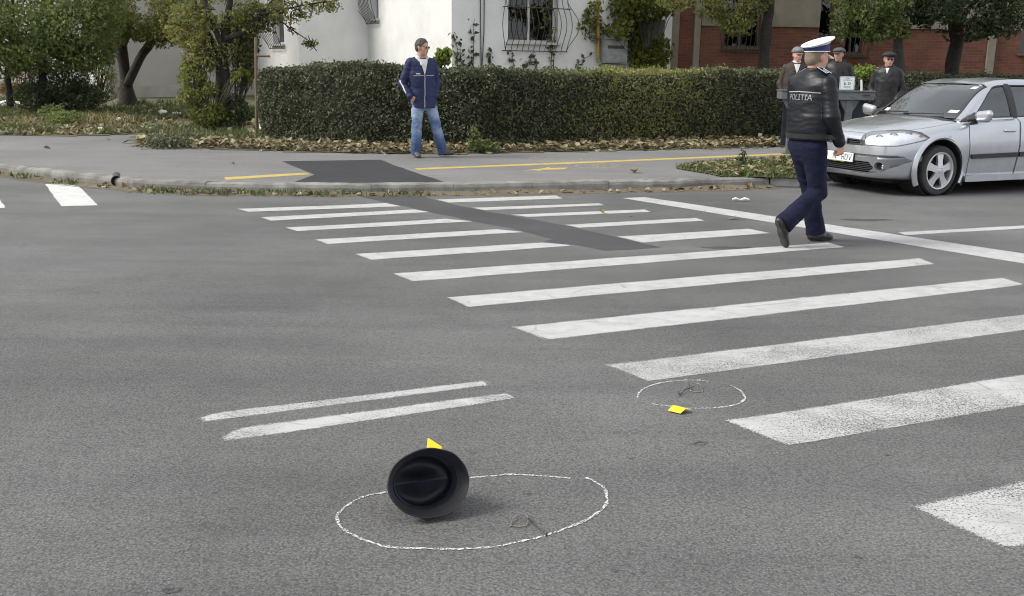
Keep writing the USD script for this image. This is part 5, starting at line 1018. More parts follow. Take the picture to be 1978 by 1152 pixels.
# mirrors
for s in (1, -1):
    mr = thing('wing_mirror', parent=car)
    b = from_man(m3.Manifold.batch_hull([m3.Manifold.sphere(.055, 20).scale([.8, 1, 1]).translate([-.50, y_ * s, z_]) for y_, z_ in ((.93, 1.0), (1.07, 1.02), (1.055, .975), (.94, .97))])); OBJ('housing', b, M_silver, mr, True)
    OBJ('glass', placed(rbox(.006, .17, .085, .002), frame([-.548, 1.0 * s, .995], [1, 0, 0], [0, 1, 0])), M_chrome, mr)
    OBJ('foot', from_man(m3.Manifold.batch_hull([m3.Manifold.sphere(.03, 12).translate(p) for p in ([-.50, .90 * s, .958], [-.43, .83 * s, .948], [-.62, .80 * s, .948], [-.56, .795 * s, 1.005])])), M_black, mr, True)
# inside
OBJ('dashboard', placed(rbox(.36, 1.40, .14, .05), frame([-.68, 0, .95], [1, 0, 0], [0, 1, 0])), M_dash)
for y_ in (.37, -.37):
    for x_, hh in ((-1.38, 1.12), (-2.2, 1.10)):
        se = thing('seat', parent=car); OBJ('backrest', placed(rbox(.13, .46, .36, .05), frame([x_, y_, hh - .06], [1, 0, .25], [0, 1, 0])), M_seat, se, True); OBJ('headrest', placed(rbox(.09, .26, .17, .04), frame([x_ - .06, y_, hh + .20], [1, 0, .2], [0, 1, 0])), M_seat, se, True)
OBJ('steering_wheel', placed(trimesh.creation.torus(.18, .015, 32, 8), frame([-.86, .37, 1.0], [0, 1, 0], [.45, 0, .9])), M_dash, sm=True)
rv = rbox(.02, .22, .06, .008); OBJ('rear_view_mirror', placed(rv, frame([-.95, 0, 1.32], [1, 0, 0], [0, 1, 0])), M_black)
# wheels
def wheel(x_, s, steer=0.0):
    w = thing('wheel', parent=car); m = np.eye(4); m[:3, 3] = [x_, .765 * s, ZW]; c, sn = math.cos(steer), math.sin(steer); Rz = np.array([[c, -sn, 0, 0], [sn, c, 0, 0], [0, 0, 1, 0], [0, 0, 0, 1.0]])
    base = m @ Rz @ frame([0, 0, 0], [1, 0, 0], [0, 0, 1])     # local z -> -y
    if s > 0: base = base @ np.diag([-1, 1, -1, 1.0])
    else: base = base
    ty = lathe([(.217, -.09), (.243, -.098), (.278, -.102), (.300, -.092), (.311, -.07), (.315, -.03), (.315, .03), (.311, .07), (.300, .092), (.278, .102), (.243, .098), (.217, .09), (.212, .0), (.217, -.09)], 56)
    # outer face of the wheel is +z of base
    OBJ('tyre', placed(ty, base), M_tyre, w, 35)
    OBJ('rim', placed(lathe([(.236, .097), (.230, .105), (.219, .101), (.211, .085), (.20, .04), (.20, -.08), (.21, -.08), (.217, .06), (.236, .097)], 56), base), M_alloy, w, 35)
    OBJ('brake_disc', placed(lathe([(0, -.02), (.198, -.02), (.198, -.01), (0, -.01)], 32), base), M_dark_, w)
    pts = []
    for k in range(5):
        a = k * 2 * np.pi / 5 + .3; e = np.array([math.cos(a), math.sin(a)]); q = np.array([-e[1], e[0]])
        pol = Polygon([tuple(e * .035 + q * .045), tuple(e * .12 + q * .040), tuple(e * .214 + q * .056), tuple(e * .214 - q * .056), tuple(e * .12 - q * .040), tuple(e * .035 - q * .045)])
        sp = extrude(pol, .03, .058); v = sp.vertices; ri = np.hypot(v[:, 0], v[:, 1]); v[:, 2] += .022 * np.clip((.13 - ri) / .1, -.4, 1) * (v[:, 2] > .07); OBJ('spoke', placed(sp, base), M_alloy, w, 20)
    OBJ('hub', placed(lathe([(0, .105), (.022, .105), (.034, .100), (.055, .085), (.06, .06), (0, .06)], 28), base), M_alloy, w, 30)
for x_, s, st_ in ((0, 1, .04), (0, -1, .04), (XR, 1, 0), (XR, -1, 0)): wheel(x_, s, st_)
OBJ('underbody', bx(-3.3, .55, -.58, .58, .15, .24), M_dark_)
for s in (1, -1):
    tl = (yprism([(-3.3, .74), (-3.3, .98), (-3.75, .96), (-3.75, .70)], .42, 1.0)); tl = tl if s > 0 else mirr(tl)
    OBJ('tail_lamp', tl ^ (BODY.scale([1.002, 1.006, 1]) - BODY), M_red)
# ---------------------------------------------------------------- people: one continuous skin each, clothes over it
def smin(a, b, k):
    h = np.clip(.5 + .5 * (b - a) / k, 0, 1); return b + (a - b) * h - k * h * (1 - h)
def d_rc(p, a, b, ra, rb):
    a, b = np.float32(a), np.float32(b); ab = b - a; t = np.clip(((p - a) @ ab) / max(float(ab @ ab), 1e-9), 0, 1); return np.linalg.norm(p - a - t[:, None] * ab, axis=1) - (ra + (rb - ra) * t)
def d_ec(p, a, b, ra, rb, ax, sq):
    """Round cone flattened to the share sq along the unit axis ax."""
    ax = np.float32(ax); o = np.float32(a); q = p - o; q = q + ((q @ ax) * (1 / sq - 1))[:, None] * ax
    e = np.float32(b) - o; e = e + (e @ ax) * (1 / sq - 1) * ax; return d_rc(q, (0, 0, 0), e, ra, rb) * (.5 + .5 * sq)
def d_el(p, c, r, Rt=None):
    q = p - np.float32(c); q = q if Rt is None else q @ np.float32(Rt); r = np.float32(r); k0 = np.linalg.norm(q / r, axis=1); k1 = np.linalg.norm(q / r ** 2, axis=1) + 1e-9; return k0 * (k0 - 1) / k1
EV = {'rc': d_rc, 'ec': d_ec, 'el': d_el}
class Solid:
    """Smooth union of prims (kind, blend, *args); kind '-el' carves; cuts: (point, outward normal, reach); fold: extra height function."""
    def __init__(s, prims, cuts=(), fold=None): s.pr, s.cuts, s.fold = prims, cuts, fold
    def __call__(s, p):
        p = np.asarray(p, np.float32); d = None
        for k, bl, *a in s.pr:
            if k == '-el': d = -smin(-d, d_el(p, *a), bl); continue
            e = EV[k](p, *a); d = e if d is None else smin(d, e, bl)
        if s.fold is not None: d = d - s.fold(p)
        for pt, n, reach in s.cuts:
            q = p - np.float32(pt); c = q @ np.float32(n); m = np.linalg.norm(q, axis=1) < reach; d = np.where(m, np.maximum(d, c), d)
        return d
    def mesh(s, h, lo, hi):
        lo, hi = np.float32(lo), np.float32(hi); n = np.ceil((hi - lo) / (4 * h)).astype(int) + 1
        ax = [lo[k] + np.arange(n[k]) * 4 * h for k in range(3)]; C = np.stack(np.meshgrid(*ax, indexing='ij'), -1).reshape(-1, 3); dc = s(C).reshape(n)
        N = (n - 1) * 4 + 1; near = np.abs(dc) < 4 * h * 1.9; cell = np.zeros(n - 1, bool)
        for a in (0, 1):
            for b in (0, 1):
                for c in (0, 1): cell |= near[a:n[0] - 1 + a, b:n[1] - 1 + b, c:n[2] - 1 + c]
        F = np.full(N, 1.0, np.float32); sg = dc[:-1, :-1, :-1] < 0
        F[:-1, :-1, :-1] = np.where(np.repeat(np.repeat(np.repeat(sg, 4, 0), 4, 1), 4, 2), -1, 1)
        mk = np.zeros(N, bool); mk[:-1, :-1, :-1] = np.repeat(np.repeat(np.repeat(cell, 4, 0), 4, 1), 4, 2)
        for k in range(3):
            sh = np.roll(mk, 1, k); sl = [slice(None)] * 3; sl[k] = 0; sh[tuple(sl)] = False; mk |= sh
        i = np.argwhere(mk); F[mk] = s(lo + i.astype(np.float32) * h); return nets(F, lo, h)
    def march(s, o, d, far=.6, lift=.003):
        """From points o along directions d to the surface."""
        o, d = np.array(o, float), np.asarray(d, float); d = np.broadcast_to(d / np.linalg.norm(d, axis=-1, keepdims=True), o.shape); t = np.zeros(len(o))
        for _ in range(70): t = np.minimum(t + np.maximum(s(o + d * t[:, None]) - lift, 0) * .75, far)
        return o + d * t[:, None]
def nets(F, lo, h):
    s = F < 0; n = np.array(F.shape) - 1; cnt = np.zeros(n, np.int32); acc = np.zeros((*n, 3), np.float32); off = [(a, b, c) for a in (0, 1) for b in (0, 1) for c in (0, 1)]
    al = np.ones(n, bool); an = np.zeros(n, bool)
    for o in off: v = s[o[0]:n[0] + o[0], o[1]:n[1] + o[1], o[2]:n[2] + o[2]]; al &= v; an |= v
    act = np.argwhere(an & ~al); idx = np.full(n, -1); idx[tuple(act.T)] = np.arange(len(act)); V, k = np.zeros((len(act), 3)), np.zeros(len(act))
    for a in off:
        for ax in range(3):
            if a[ax]: continue
            b = list(a); b[ax] = 1; ia, ib = act + a, act + b; fa, fb = F[tuple(ia.T)], F[tuple(ib.T)]; m = (fa < 0) != (fb < 0); t = fa[m] / (fa[m] - fb[m]); q = np.array(a, float)[None].repeat(m.sum(), 0); q[:, ax] = t; V[m] += q; k[m] += 1
    V = lo + (act + V / k[:, None]) * h; Q = []
    for ax in range(3):
        u, w = (ax + 1) % 3, (ax + 2) % 3; sl0 = [slice(None)] * 3; sl1 = [slice(None)] * 3; sl0[ax] = slice(0, -1); sl1[ax] = slice(1, None); e = np.argwhere(s[tuple(sl0)] != s[tuple(sl1)]); e = e[(e[:, u] > 0) & (e[:, w] > 0) & (e[:, u] < n[u]) & (e[:, w] < n[w])]
        c = []
        for du, dw in ((1, 1), (0, 1), (0, 0), (1, 0)): g = e.copy(); g[:, u] -= du; g[:, w] -= dw; c.append(idx[tuple(g.T)])
        q = np.stack(c, 1); fl = ~s[tuple(e.T)]; q[fl] = q[fl][:, ::-1]; Q.append(q)
    Q = np.vstack(Q); Q = Q[(Q >= 0).all(1)]; return tm(V, np.vstack([Q[:, [0, 1, 2]], Q[:, [0, 2, 3]]]))
def rotz(a): c, s = math.cos(a), math.sin(a); return np.array([[c, -s, 0], [s, c, 0], [0, 0, 1.0]])
def roty(a): c, s = math.cos(a), math.sin(a); return np.array([[c, 0, s], [0, 1, 0], [-s, 0, c]])
def unit(v): v = np.asarray(v, float); return v / np.linalg.norm(v)

def skinm(name, col):
    n = {'tc': ('texture_coordinate', {}), 'n': ('noise_texture', {'scale': 18, 'detail': 5}), 'r': ('rgb_ramp', {'ramp': [(.3, tuple(np.array(col) * [.85, .72, .68])), (.7, tuple(np.array(col) * [1.08, 1.05, 1.03]))]}), 'p': ('principled_bsdf', {'roughness': .55, 'subsurface_weight': .12, 'subsurface_scale': .01})}
    return usdkit.material(stage, L + name, n, [('tc.object', 'n.vector'), ('n.fac', 'r.fac'), ('r.color', 'p.base_color')], surface='p.BSDF')
M_skin = skinm('skin', (.46, .285, .21)); M_skin2 = skinm('ruddy_skin', (.52, .31, .24))
def leather(name, a, b, rough=.38):
    n = {'tc': ('texture_coordinate', {}), 'n': ('noise_texture', {'scale': 9, 'detail': 7, 'roughness': .65}), 'r': ('rgb_ramp', {'ramp': [(.3, a), (.7, b)]}), 'v': ('voronoi_texture', {'scale': 160}), 'add': ('math', {'math_type': 'multiply_add', 'value2': .15}), 'b': ('bump', {'strength': .2, 'distance': .010}), 'q_': ('value', {'value': .3}), 'rr': ('map_range', {'from_min': .3, 'from_max': .7, 'to_min': rough - .08, 'to_max': rough + .12}), 'p': ('principled_bsdf', {})}
    return usdkit.material(stage, L + name, n, [('tc.object', 'n.vector'), ('tc.object', 'v.vector'), ('n.fac', 'r.fac'), ('r.color', 'p.base_color'), ('v.distance', 'add.value1'), ('n.fac', 'add.value3'), ('add.value', 'b.height'), ('b.normal', 'p.normal'), ('n.fac', 'rr.value'), ('rr.result', 'p.roughness'), ('q_.value', 'p.specular_ior_level')], surface='p.BSDF')
M_leath = leather('black_leather', (.004, .0045, .0065), (.009, .010, .014), .42); M_leath2 = leather('worn_black_leather', (.014, .014, .015), (.034, .034, .036), .45)
M_ptrous = pm('navy_uniform_cloth', (.006, .0075, .022), .9, (.011, .013, .034), 8, bump=.2, bscale=120, world=False, spec=.2)
M_navy2 = pm('navy_jacket_cloth', (.005, .009, .048), .7, (.010, .016, .072), 7, bump=.25, bscale=45, world=False)
M_whitec = pm('white_cloth', (.54, .54, .54), .85, (.64, .64, .64), 10, bump=.2, bscale=60, world=False)
M_greyc = pm('dark_grey_cloth', (.055, .058, .062), .85, (.085, .088, .092), 14, bump=.3, bscale=150, world=False)
M_blackc = pm('black_cloth', (.012, .012, .013), .85, (.022, .022, .023), 14, world=False)
M_brownc = pm('dark_brown_jacket', (.026, .018, .014), .75, (.045, .033, .026), 8, bump=.3, bscale=60, world=False)
M_shoe = pm('black_shoe_leather', (.012, .012, .013), .35, (.022, .022, .022), 12, world=False)
M_shoeb = pm('brown_shoe_leather', (.055, .045, .036), .6, (.09, .075, .06), 12, world=False)
M_sole = pm('shoe_sole', (.03, .028, .026), .8, (.05, .046, .042), 12, world=False)
M_hairb = pm('cropped_brown_hair', (.15, .11, .08), .85, (.24, .185, .14), 60, bump=.6, bscale=260, world=False, bdist=.004)
M_hairg = pm('greying_dark_hair', (.022, .020, .018), .7, (.065, .06, .056), 90, bump=.8, bscale=200, world=False, bdist=.005)
M_shade = pm('dark_sunglass_lens', (.006, .006, .007), .12, world=False)
M_eye = pm('eye_white', (.55, .53, .50), .3); M_iris = pm('dark_iris', (.03, .02, .015), .2); M_lip = pm('lip', (.26, .11, .09), .5)
M_capw = pm('white_cap_cloth', (.70, .70, .69), .7, (.76, .76, .75), 12, world=False); M_capb = pm('blue_cap_band', (.012, .016, .10), .6, (.018, .022, .13), 12, world=False)
M_silverth = pm('silver_thread', (.55, .56, .58), .5); M_reflect = pm('reflective_tape', (.27, .28, .30), .45)
M_gold = pm('gold_badge', (.6, .45, .12), .3, metallic=.8)
def jeansm():
    n = {'tc': ('texture_coordinate', {}), 's': ('separate_xyz', {}), 'n': ('noise_texture', {'scale': 5, 'detail': 6, 'roughness': .65}), 'f': ('noise_texture', {'scale': 150, 'detail': 2}), 'wt': ('rgb_ramp', {'ramp': [(0, (.15,) * 3), (.18, (.12,) * 3), (.42, (.62,) * 3), (.55, (.45,) * 3), (.72, (.75,) * 3), (.9, (.45,) * 3)]}),
         'zz': ('math', {'math_type': 'multiply', 'value2': 1.05}), 'bw': ('rgb_to_bw', {}), 'm': ('math', {'math_type': 'multiply'}), 'm2': ('math', {'math_type': 'multiply_add', 'value2': .12}), 'r': ('rgb_ramp', {'ramp': [(.1, (.03, .055, .13)), (.28, (.075, .125, .24)), (.42, (.24, .31, .42))]}),
         'b': ('bump', {'strength': .3, 'distance': .01}), 'p': ('principled_bsdf', {'roughness': .85})}
    return usdkit.material(stage, L + 'washed_denim', n, [('tc.object', 's.vector'), ('s.z', 'zz.value1'), ('zz.value', 'wt.fac'), ('wt.color', 'bw.color'), ('bw.val', 'm.value1'), ('tc.object', 'n.vector'), ('n.fac', 'm.value2'), ('tc.object', 'f.vector'), ('f.fac', 'm2.value1'), ('m.value', 'm2.value3'), ('m2.value', 'r.fac'), ('r.color', 'p.base_color'), ('n.fac', 'b.height'), ('b.normal', 'p.normal')], surface='p.BSDF')
M_jeans = jeansm()

def hand_prims(W, d, n, t, curl=(40, 55, 40), sc=1.0):
    """Palm, four separate fingers and a thumb from the wrist W; d: along the hand, n: out of the palm, t: towards the thumb."""
    W, d, n, t = np.array(W, float), unit(d), unit(n), unit(t); P = [('rc', .012, W, W + d * .03 * sc, .025, .027)]
    for q in (-.026, -.009, .009, .026): P.append(('rc', .010, W + d * .015 * sc + t * q * .7, W + d * .088 * sc + t * q, .0155, .0125))
    for i, (q, ln) in enumerate(zip((.030, .010, -.010, -.029), (.98, 1.06, 1.0, .80))):
        p = W + d * .090 * sc + t * q; a = 0
        for L_, c, r0, r1 in zip((.042, .027, .021), curl, (.0100, .0092, .0085), (.0092, .0085, .0075)):
            a += math.radians(c + 5 * i); e = d * math.cos(a) + n * math.sin(a); q2 = p + e * L_ * ln * sc; P.append(('rc', .004, p, q2, r0, r1)); p = q2
    p = W + d * .028 * sc + t * .024; e = unit(d * .75 + t * .62 + n * .30); q2 = p + e * .042 * sc; P.append(('rc', .008, p, q2, .0145, .0115))
    e2 = unit(d * .95 + t * .12 + n * .45); q3 = q2 + e2 * .03 * sc; P += [('rc', .005, q2, q3, .0115, .0100), ('rc', .004, q3, q3 + unit(e2 + n * .3) * .022 * sc, .0100, .0085)]
    return P
def head_prims(c, R_):
    f = lambda *p: np.asarray(c) + R_ @ np.array(p); P = [('el', .02, f(-.012, 0, .035), (.102, .079, .098), R_), ('el', .03, f(.03, 0, -.035), (.068, .060, .082), R_), ('el', .02, f(.062, 0, -.095), (.026, .028, .022), R_)]
    for s in (1, -1): P += [('el', .015, f(.055, .043 * s, -.022), (.030, .022, .028), R_), ('el', .010, f(-.004, .077 * s, -.005), (.020, .009, .032), R_), ('el', .008, f(-.010, .083 * s, .006), (.017, .007, .019), R_), ('rc', .012, f(.076, .014 * s, .030), f(.070, .044 * s, .028), .011, .010)]
    P += [('rc', .010, f(.090, 0, .015), f(.108, 0, -.022), .009, .013), ('el', .006, f(.096, .011, -.028), (.010, .008, .008), R_), ('el', .006, f(.096, -.011, -.028), (.010, .008, .008), R_)]
    for s in (1, -1): P.append(('-el', .010, f(.098, .031 * s, .008), (.016, .019, .012), R_))
    P += [('el', .006, f(.088, 0, -.056), (.012, .024, .006), R_), ('el', .006, f(.086, 0, -.066), (.012, .021, .007), R_), ('-el', .003, f(.102, 0, -.0605), (.010, .022, .0022), R_)]
    return P
def fold_fn(seed, amp, sx=(7, 7, 3.2), zs=None, extra=None):
    def f(p):
        a = meshkit.fbm(p * np.float32(sx), 3, seed) - .5; b = np.abs(meshkit.fbm(p * np.float32(sx) * 1.7 + 5, 2, seed + 4) - .5)
        v = amp * (a * 1.1 + (.16 - b) * 1.3); return v if extra is None else v + extra(p)
    return f

def person(name, label, base, heading, J, jacket, trousers, shoes, hands=None, head=None, skin=None, h=.008, hs=.009, group=None):
    """J: joints in local metres (x ahead, y left). Returns the prim, the jacket solid and the head frame."""
    t = thing(name, label, 'person', base, heading, group); A_ = lambda k: np.array(J[k], float)
    hc, R_ = A_('head'), rotz(math.radians(J.get('yaw', 0))) @ roty(math.radians(J.get('nod', 0)))
    P = head_prims(hc, R_) + [('rc', .025, hc + R_ @ np.array([-.028, 0, -.035]), A_('neck') + [0, 0, -.04], .052, .062)]
    P += [('ec', .05, A_('pelvis') + [0, 0, .04], A_('chest') + [0, 0, -.02], .14, .155, (1, 0, 0), .62), ('rc', .05, A_('shL') * [1, .72, 1], A_('shR') * [1, .72, 1], .06, .06)]
    for s in 'LR':
        P += [('rc', .03, A_('sh' + s), A_('el' + s), .046, .038), ('rc', .02, A_('el' + s), A_('wr' + s), .037, .026), ('rc', .04, A_('hip' + s), A_('kn' + s), .078, .052), ('rc', .02, A_('kn' + s), A_('an' + s), .048, .036)]
        if hands and s in hands: P += hand_prims(A_('wr' + s), *hands[s])
        else: e = unit(A_('wr' + s) - A_('el' + s)); sg = 1 if s == 'L' else -1; P += hand_prims(A_('wr' + s), e, (0, -sg, 0), unit(np.cross((0, -sg, 0), e)) * sg)
    lo = np.min([A_(k) for k in J if np.shape(J[k]) == (3,) and not k.startswith('foot')], axis=0) - [.22, .22, .12]; hi = np.max([A_(k) for k in J if np.shape(J[k]) == (3,) and not k.startswith('foot')], axis=0) + [.22, .22, .20]
    obj('body', Solid(P).mesh(h, lo, hi), skin or M_skin, t, True)
    for s in (1, -1):
        e = hc + R_ @ np.array([.079, .031 * s, .008]); b = trimesh.creation.icosphere(2, .0125); b.apply_translation(e); ey_ = obj('eye', b, M_eye, t, True)
        b = trimesh.creation.icosphere(1, .006); b.apply_translation(e + R_ @ np.array([.0085, 0, 0])); obj('iris', b, M_iris, ey_, True)
    b = trimesh.creation.icosphere(2, 1.0); b.apply_scale([.006, .020, .0065]); obj('lips', placed(b, np.vstack([np.column_stack([R_, hc + R_ @ np.array([.0965, 0, -.0605])]), [0, 0, 0, 1]])), M_lip, t, True)
    # jacket
    j = jacket; w, dp, hem = j['half'], j['depth'], j['hem']; X = (1, 0, 0); pv, ch = A_('pelvis'), A_('chest')
    bx_ = lambda z_: pv + (ch - pv) * (z_ - pv[2]) / (ch[2] - pv[2])
    Q = [('ec', .05, bx_(hem + .02), bx_(1.30), w * j.get('flare', .97), w, X, dp / w), ('ec', .05, bx_(1.22), ch + [0, 0, .02], w * .98, w * .86, X, dp / w), ('rc', .06, A_('shL') * [1, .75, 1] + [0, 0, -.015], A_('shR') * [1, .75, 1] + [0, 0, -.015], .078, .078)]
    if j.get('blouse'): Q.append(('ec', .04, bx_(hem + .11), bx_(hem + .14), w * 1.03, w * 1.03, X, dp / w * 1.04))
    for s in 'LR': Q += [('rc', .04, A_('sh' + s), A_('el' + s), j['sleeve'], j['sleeve'] * .86), ('rc', .03, A_('el' + s), A_('wr' + s) - unit(A_('wr' + s) - A_('el' + s)) * .01, j['sleeve'] * .85, j['sleeve'] * .66)]
    if j.get('collar', 1): Q.append(('ec', .02, A_('neck') + [-.01, 0, -.03], A_('neck') + [0, 0, j.get('collar_h', .035)], .088, .078, X, .95))
    cuts = [((bx_(hem)[0], 0, hem), (0, 0, -1), .45)] if j.get('cut', 1) else []
    cuts += [(A_('neck') + [0, 0, j.get('collar_h', .035) + .012], unit([.35, 0, 1]), .13)]
    # keep the hem cut off the sleeves
    def jf(p, base_=fold_fn(j.get('seed', 3), j['fold'], j.get('fs', (6, 6, 5)))): return base_(p)
    trunk = Solid(Q[:3] + ([Q[3]] if j.get('blouse') else []) + ([Q[-1]] if j.get('collar', 1) else []), cuts, jf); arms = Solid([q for q in Q if q[0] == 'rc' and not (q is Q[2])], [], jf)
    class Joint(Solid):
        def __init__(s): pass
        def __call__(s, p): return smin(trunk(p), arms(p), .012)
    JS = Joint(); obj('jacket', JS.mesh(hs, lo, hi), j['mat'], t, True)
    # trousers
    r = trousers; Q = [('ec', .05, pv + [0, 0, .10], pv + [0, 0, -.04], r['waist'], r['waist'] * 1.04, X, .70)]; cuts = [((pv[0], 0, pv[2] + .12), (0, 0, 1), .3)]
    for s in 'LR':
        k, a = A_('kn' + s), A_('an' + s); e = unit(a - k); Q += [('rc', .04, A_('hip' + s) + [0, 0, .0], k, r['thigh'], r['knee']), ('rc', .02, k, a + e * .05, r['knee'], r['hem'])]; cuts.append((a + e * r.get('len', .035), unit(e + np.array(r.get('tilt' + s, (0, 0, 0)))), .16))
    obj('trousers', Solid(Q, cuts, fold_fn(r.get('seed', 8), r['fold'], r.get('fs', (8, 8, 7)))).mesh(hs, lo, hi), r['mat'], t, True)
    # shoes
    for s in 'LR':
        td, ud = J['foot' + s]; m = np.eye(4); td = unit(td); ud = np.array(ud, float) - td * np.dot(ud, td); ud = unit(ud); m[:3, 0], m[:3, 1], m[:3, 2] = td, np.cross(ud, td), ud; a = A_('an' + s); m[:3, 3] = a - ud * .085
        S1 = [('rc', .02, (-.045, 0, .045), (.06, 0, .05), .038, .040), ('rc', .02, (.05, .004, .042), (.13, .004, .034), .043, .038), ('el', .02, (.155, .004, .03), (.052, .042, .030), None), ('rc', .02, (-.02, 0, .05), (-.012, 0, .105), .045, .047)]
        up_ = Solid(S1, [((0, 0, .020), (0, 0, -1), .5), ((0, 0, .115), (0, 0, 1), .5)]).mesh(.007, (-.12, -.08, -.02), (.24, .08, .16)); sh = obj('shoe', placed(up_, m), shoes, t, True)
        so = Solid([(k, b, *x) for k, b, *x in S1[:3]], [((0, 0, .0), (0, 0, -1), .5), ((0, 0, .021), (0, 0, 1), .5)]).mesh(.006, (-.12, -.08, -.02), (.24, .08, .06)); so.vertices[:, :2] *= 1.05; obj('sole', placed(so, m), M_sole, sh, 40)
    fr_ = np.eye(4); fr_[:3, :3] = R_; fr_[:3, 3] = hc; return t, JS, fr_
def on(S, pts, d, lift=.004): return S.march(pts, d, .8, lift)
def ribbon(S, pts, width, d, lift=.004, step=.012):
    """A strip lying on the solid along the polyline pts (local, before being pressed on along d)."""
    p = dense(pts, step); p = np.asarray(p); tn = np.gradient(p, axis=0); tn /= np.linalg.norm(tn, axis=1, keepdims=True); sd = np.cross(tn, unit(d)); sd /= np.linalg.norm(sd, axis=1, keepdims=True) + 1e-9
    a, b = on(S, p + sd * width / 2, d, lift), on(S, p - sd * width / 2, d, lift); n = len(p); V = np.stack([a, b], 1).reshape(-1, 3); i = np.arange(n - 1) * 2
    return tm(V, np.vstack([np.stack([i, i + 1, i + 3], 1), np.stack([i, i + 3, i + 2], 1)]))
def hair(t, fr_, mat, thick, rules, rag=.004):
    """Hair shell over the skull; rules: carving half-spaces ((point), (normal)) in head space."""
    S_ = Solid([('el', .02, (-.014, 0, .037), (.102 + thick, .079 + thick, .098 + thick)), ('el', .02, (-.05, 0, -.02), (.058 + thick, .066 + thick, .06))], [(p, unit(n), 1.0) for p, n in rules], lambda p: rag * (meshkit.fbm(p * 38, 3, 4) - .42))
    obj('hair', placed(S_.mesh(.006, (-.16, -.13, -.14), (.14, .13, .18)), fr_), mat, t, True)
def shades(t, fr_, r=.019):
    g = thing('sunglasses', parent=t)
    for s in (1, -1):
        b = trimesh.creation.icosphere(2, 1.0); b.apply_scale([.006, .024, r]); obj('lens', placed(placed(b, frame([.098, .032 * s, .004], [1, -.25 * s, 0], [.25 * s, 1, 0])), fr_), M_shade, g, True)
        obj('temple', placed(tube([[.094, .055 * s, .012], [.07, .076 * s, .014], [-.005, .088 * s, .012]], .003, 5), fr_), M_shade, g, True)
    obj('bridge', placed(tube([[.104, .012, .01], [.107, 0, .012], [.104, -.012, .01]], .0025, 5), fr_), M_shade, g, True)
def flatcap(t, fr_, mat, visor=.05, puff=.03, tall=.0, name='cap'):
    S_ = Solid([('el', .03, (-.012, 0, .075 + tall * .5), (.116, .098, .060 + tall)), ('el', .03, (.03, 0, .082 + tall * .4), (.10, .085 + puff * .3, .040 + tall * .5)), ('el', .02, (-.03, 0, .07), (.102, .10 + puff * .25, .045))], [((0, 0, .052), unit([.10, 0, -1]), 1)], lambda p: .004 * (meshkit.fbm(p * 14, 3, 5) - .5))
    c = obj(name, placed(S_.mesh(.006, (-.18, -.16, -.02), (.18, .16, .22)), fr_), mat, t, True)
    V = Solid([('el', .01, (.085, 0, .047), (.02 + visor, .075, .011))], [((.07, 0, 0), (-1, 0, 0), 1)]); obj('visor', placed(placed(V.mesh(.005, (.0, -.1, .02), (.20, .1, .08)), frame([0, 0, .012], [1, 0, -.16], [0, 1, 0])), fr_), mat, c, True)

# ---- the policeman
JP = dict(pelvis=(0, 0, .92), chest=(.02, 0, 1.36), neck=(.02, 0, 1.495), head=(.035, 0, 1.645), nod=4, yaw=-4, shL=(.0, .190, 1.425), shR=(.0, -.190, 1.425), elL=(.06, .25, 1.16), wrL=(.27, .15, 1.06), elR=(-.01, -.275, 1.145), wrR=(.115, -.27, .925),
          hipL=(.01, .092, .88), knL=(.16, .08, .48), anL=(.245, .06, .085), hipR=(0, -.092, .88), knR=(.075, -.095, .475), anR=(-.29, -.095, .215), footL=((1, -.05, 0), (0, 0, 1)), footR=((.45, -.08, -.92), (.9, 0, .45)))
hd = math.atan2(.47, .88); hips = at(1559, 283, 9.05)
cop, CS, cf = person('person', 'policeman in white peaked cap and black leather jacket walking over the zebra crossing', (hips[0], 9.05, 0), hd, JP, dict(half=.222, depth=.150, hem=.94, sleeve=.075, fold=.013, fs=(4, 4, 11), mat=M_leath, blouse=1, seed=3, collar_h=.030),
    dict(waist=.165, thigh=.108, knee=.078, hem=.088, fold=.016, fs=(6, 6, 9), mat=M_ptrous, len=.015, seed=8), M_shoe, hands={'R': ((.28, .02, -1), (-.1, 1, .0), (1, .1, .3), (48, 62, 48)), 'L': ((.7, -.7, .1), (0, -.5, -.8), (.3, .3, .9))}, h=.0065, hs=.0075)
hair(cop, cf, M_hairb, .003, [((0, 0, .075), (0, 0, 1)), ((.012, 0, 0), (1, 0, .12)), ((-.02, 0, -.070), (.25, 0, -1))])
# lettering and reflective band on the back
tx = meshkit.text_mesh('POLITIA', .046, .003); w_ = tx.bounds[1, 0]; sc_ = .27 / w_; v = tx.vertices * [sc_, 1, 1]
tx = tm(v, tx.faces); tx = trimesh.Trimesh(*trimesh.remesh.subdivide_to_size(tx.vertices, tx.faces, .02), process=False); v = np.array(tx.vertices); ps = on(CS, np.column_stack([np.full(len(v), -.5), -(v[:, 0] - .135), 1.285 + v[:, 1]]), (1, 0, 0), .0035)
ps[:, 0] -= np.clip(v[:, 2], 0, 1); obj('lettering', tm(ps, tx.faces), M_reflect, cop)
obj('reflective_band', ribbon(CS, [(-.5, .20, 1.348), (-.5, 0, 1.356), (-.5, -.20, 1.348)], .009, (1, 0, 0), .004), M_reflect, cop)
obj('waistband', tm(*(lambda a: (a, [[i * 2, i * 2 + 1, (i * 2 + 3) % 96] for i in range(48)] + [[i * 2, (i * 2 + 3) % 96, (i * 2 + 2) % 96] for i in range(48)]))(np.stack([on(CS, np.column_stack([.6 * np.cos(q := np.arange(48) / 48 * 2 * np.pi), .6 * np.sin(q), np.full(48, zz)]), np.column_stack([-np.cos(q), -np.sin(q), q * 0]), .003) for zz in (.955, .995)], 1).reshape(-1, 3))), M_blackc, cop, True)
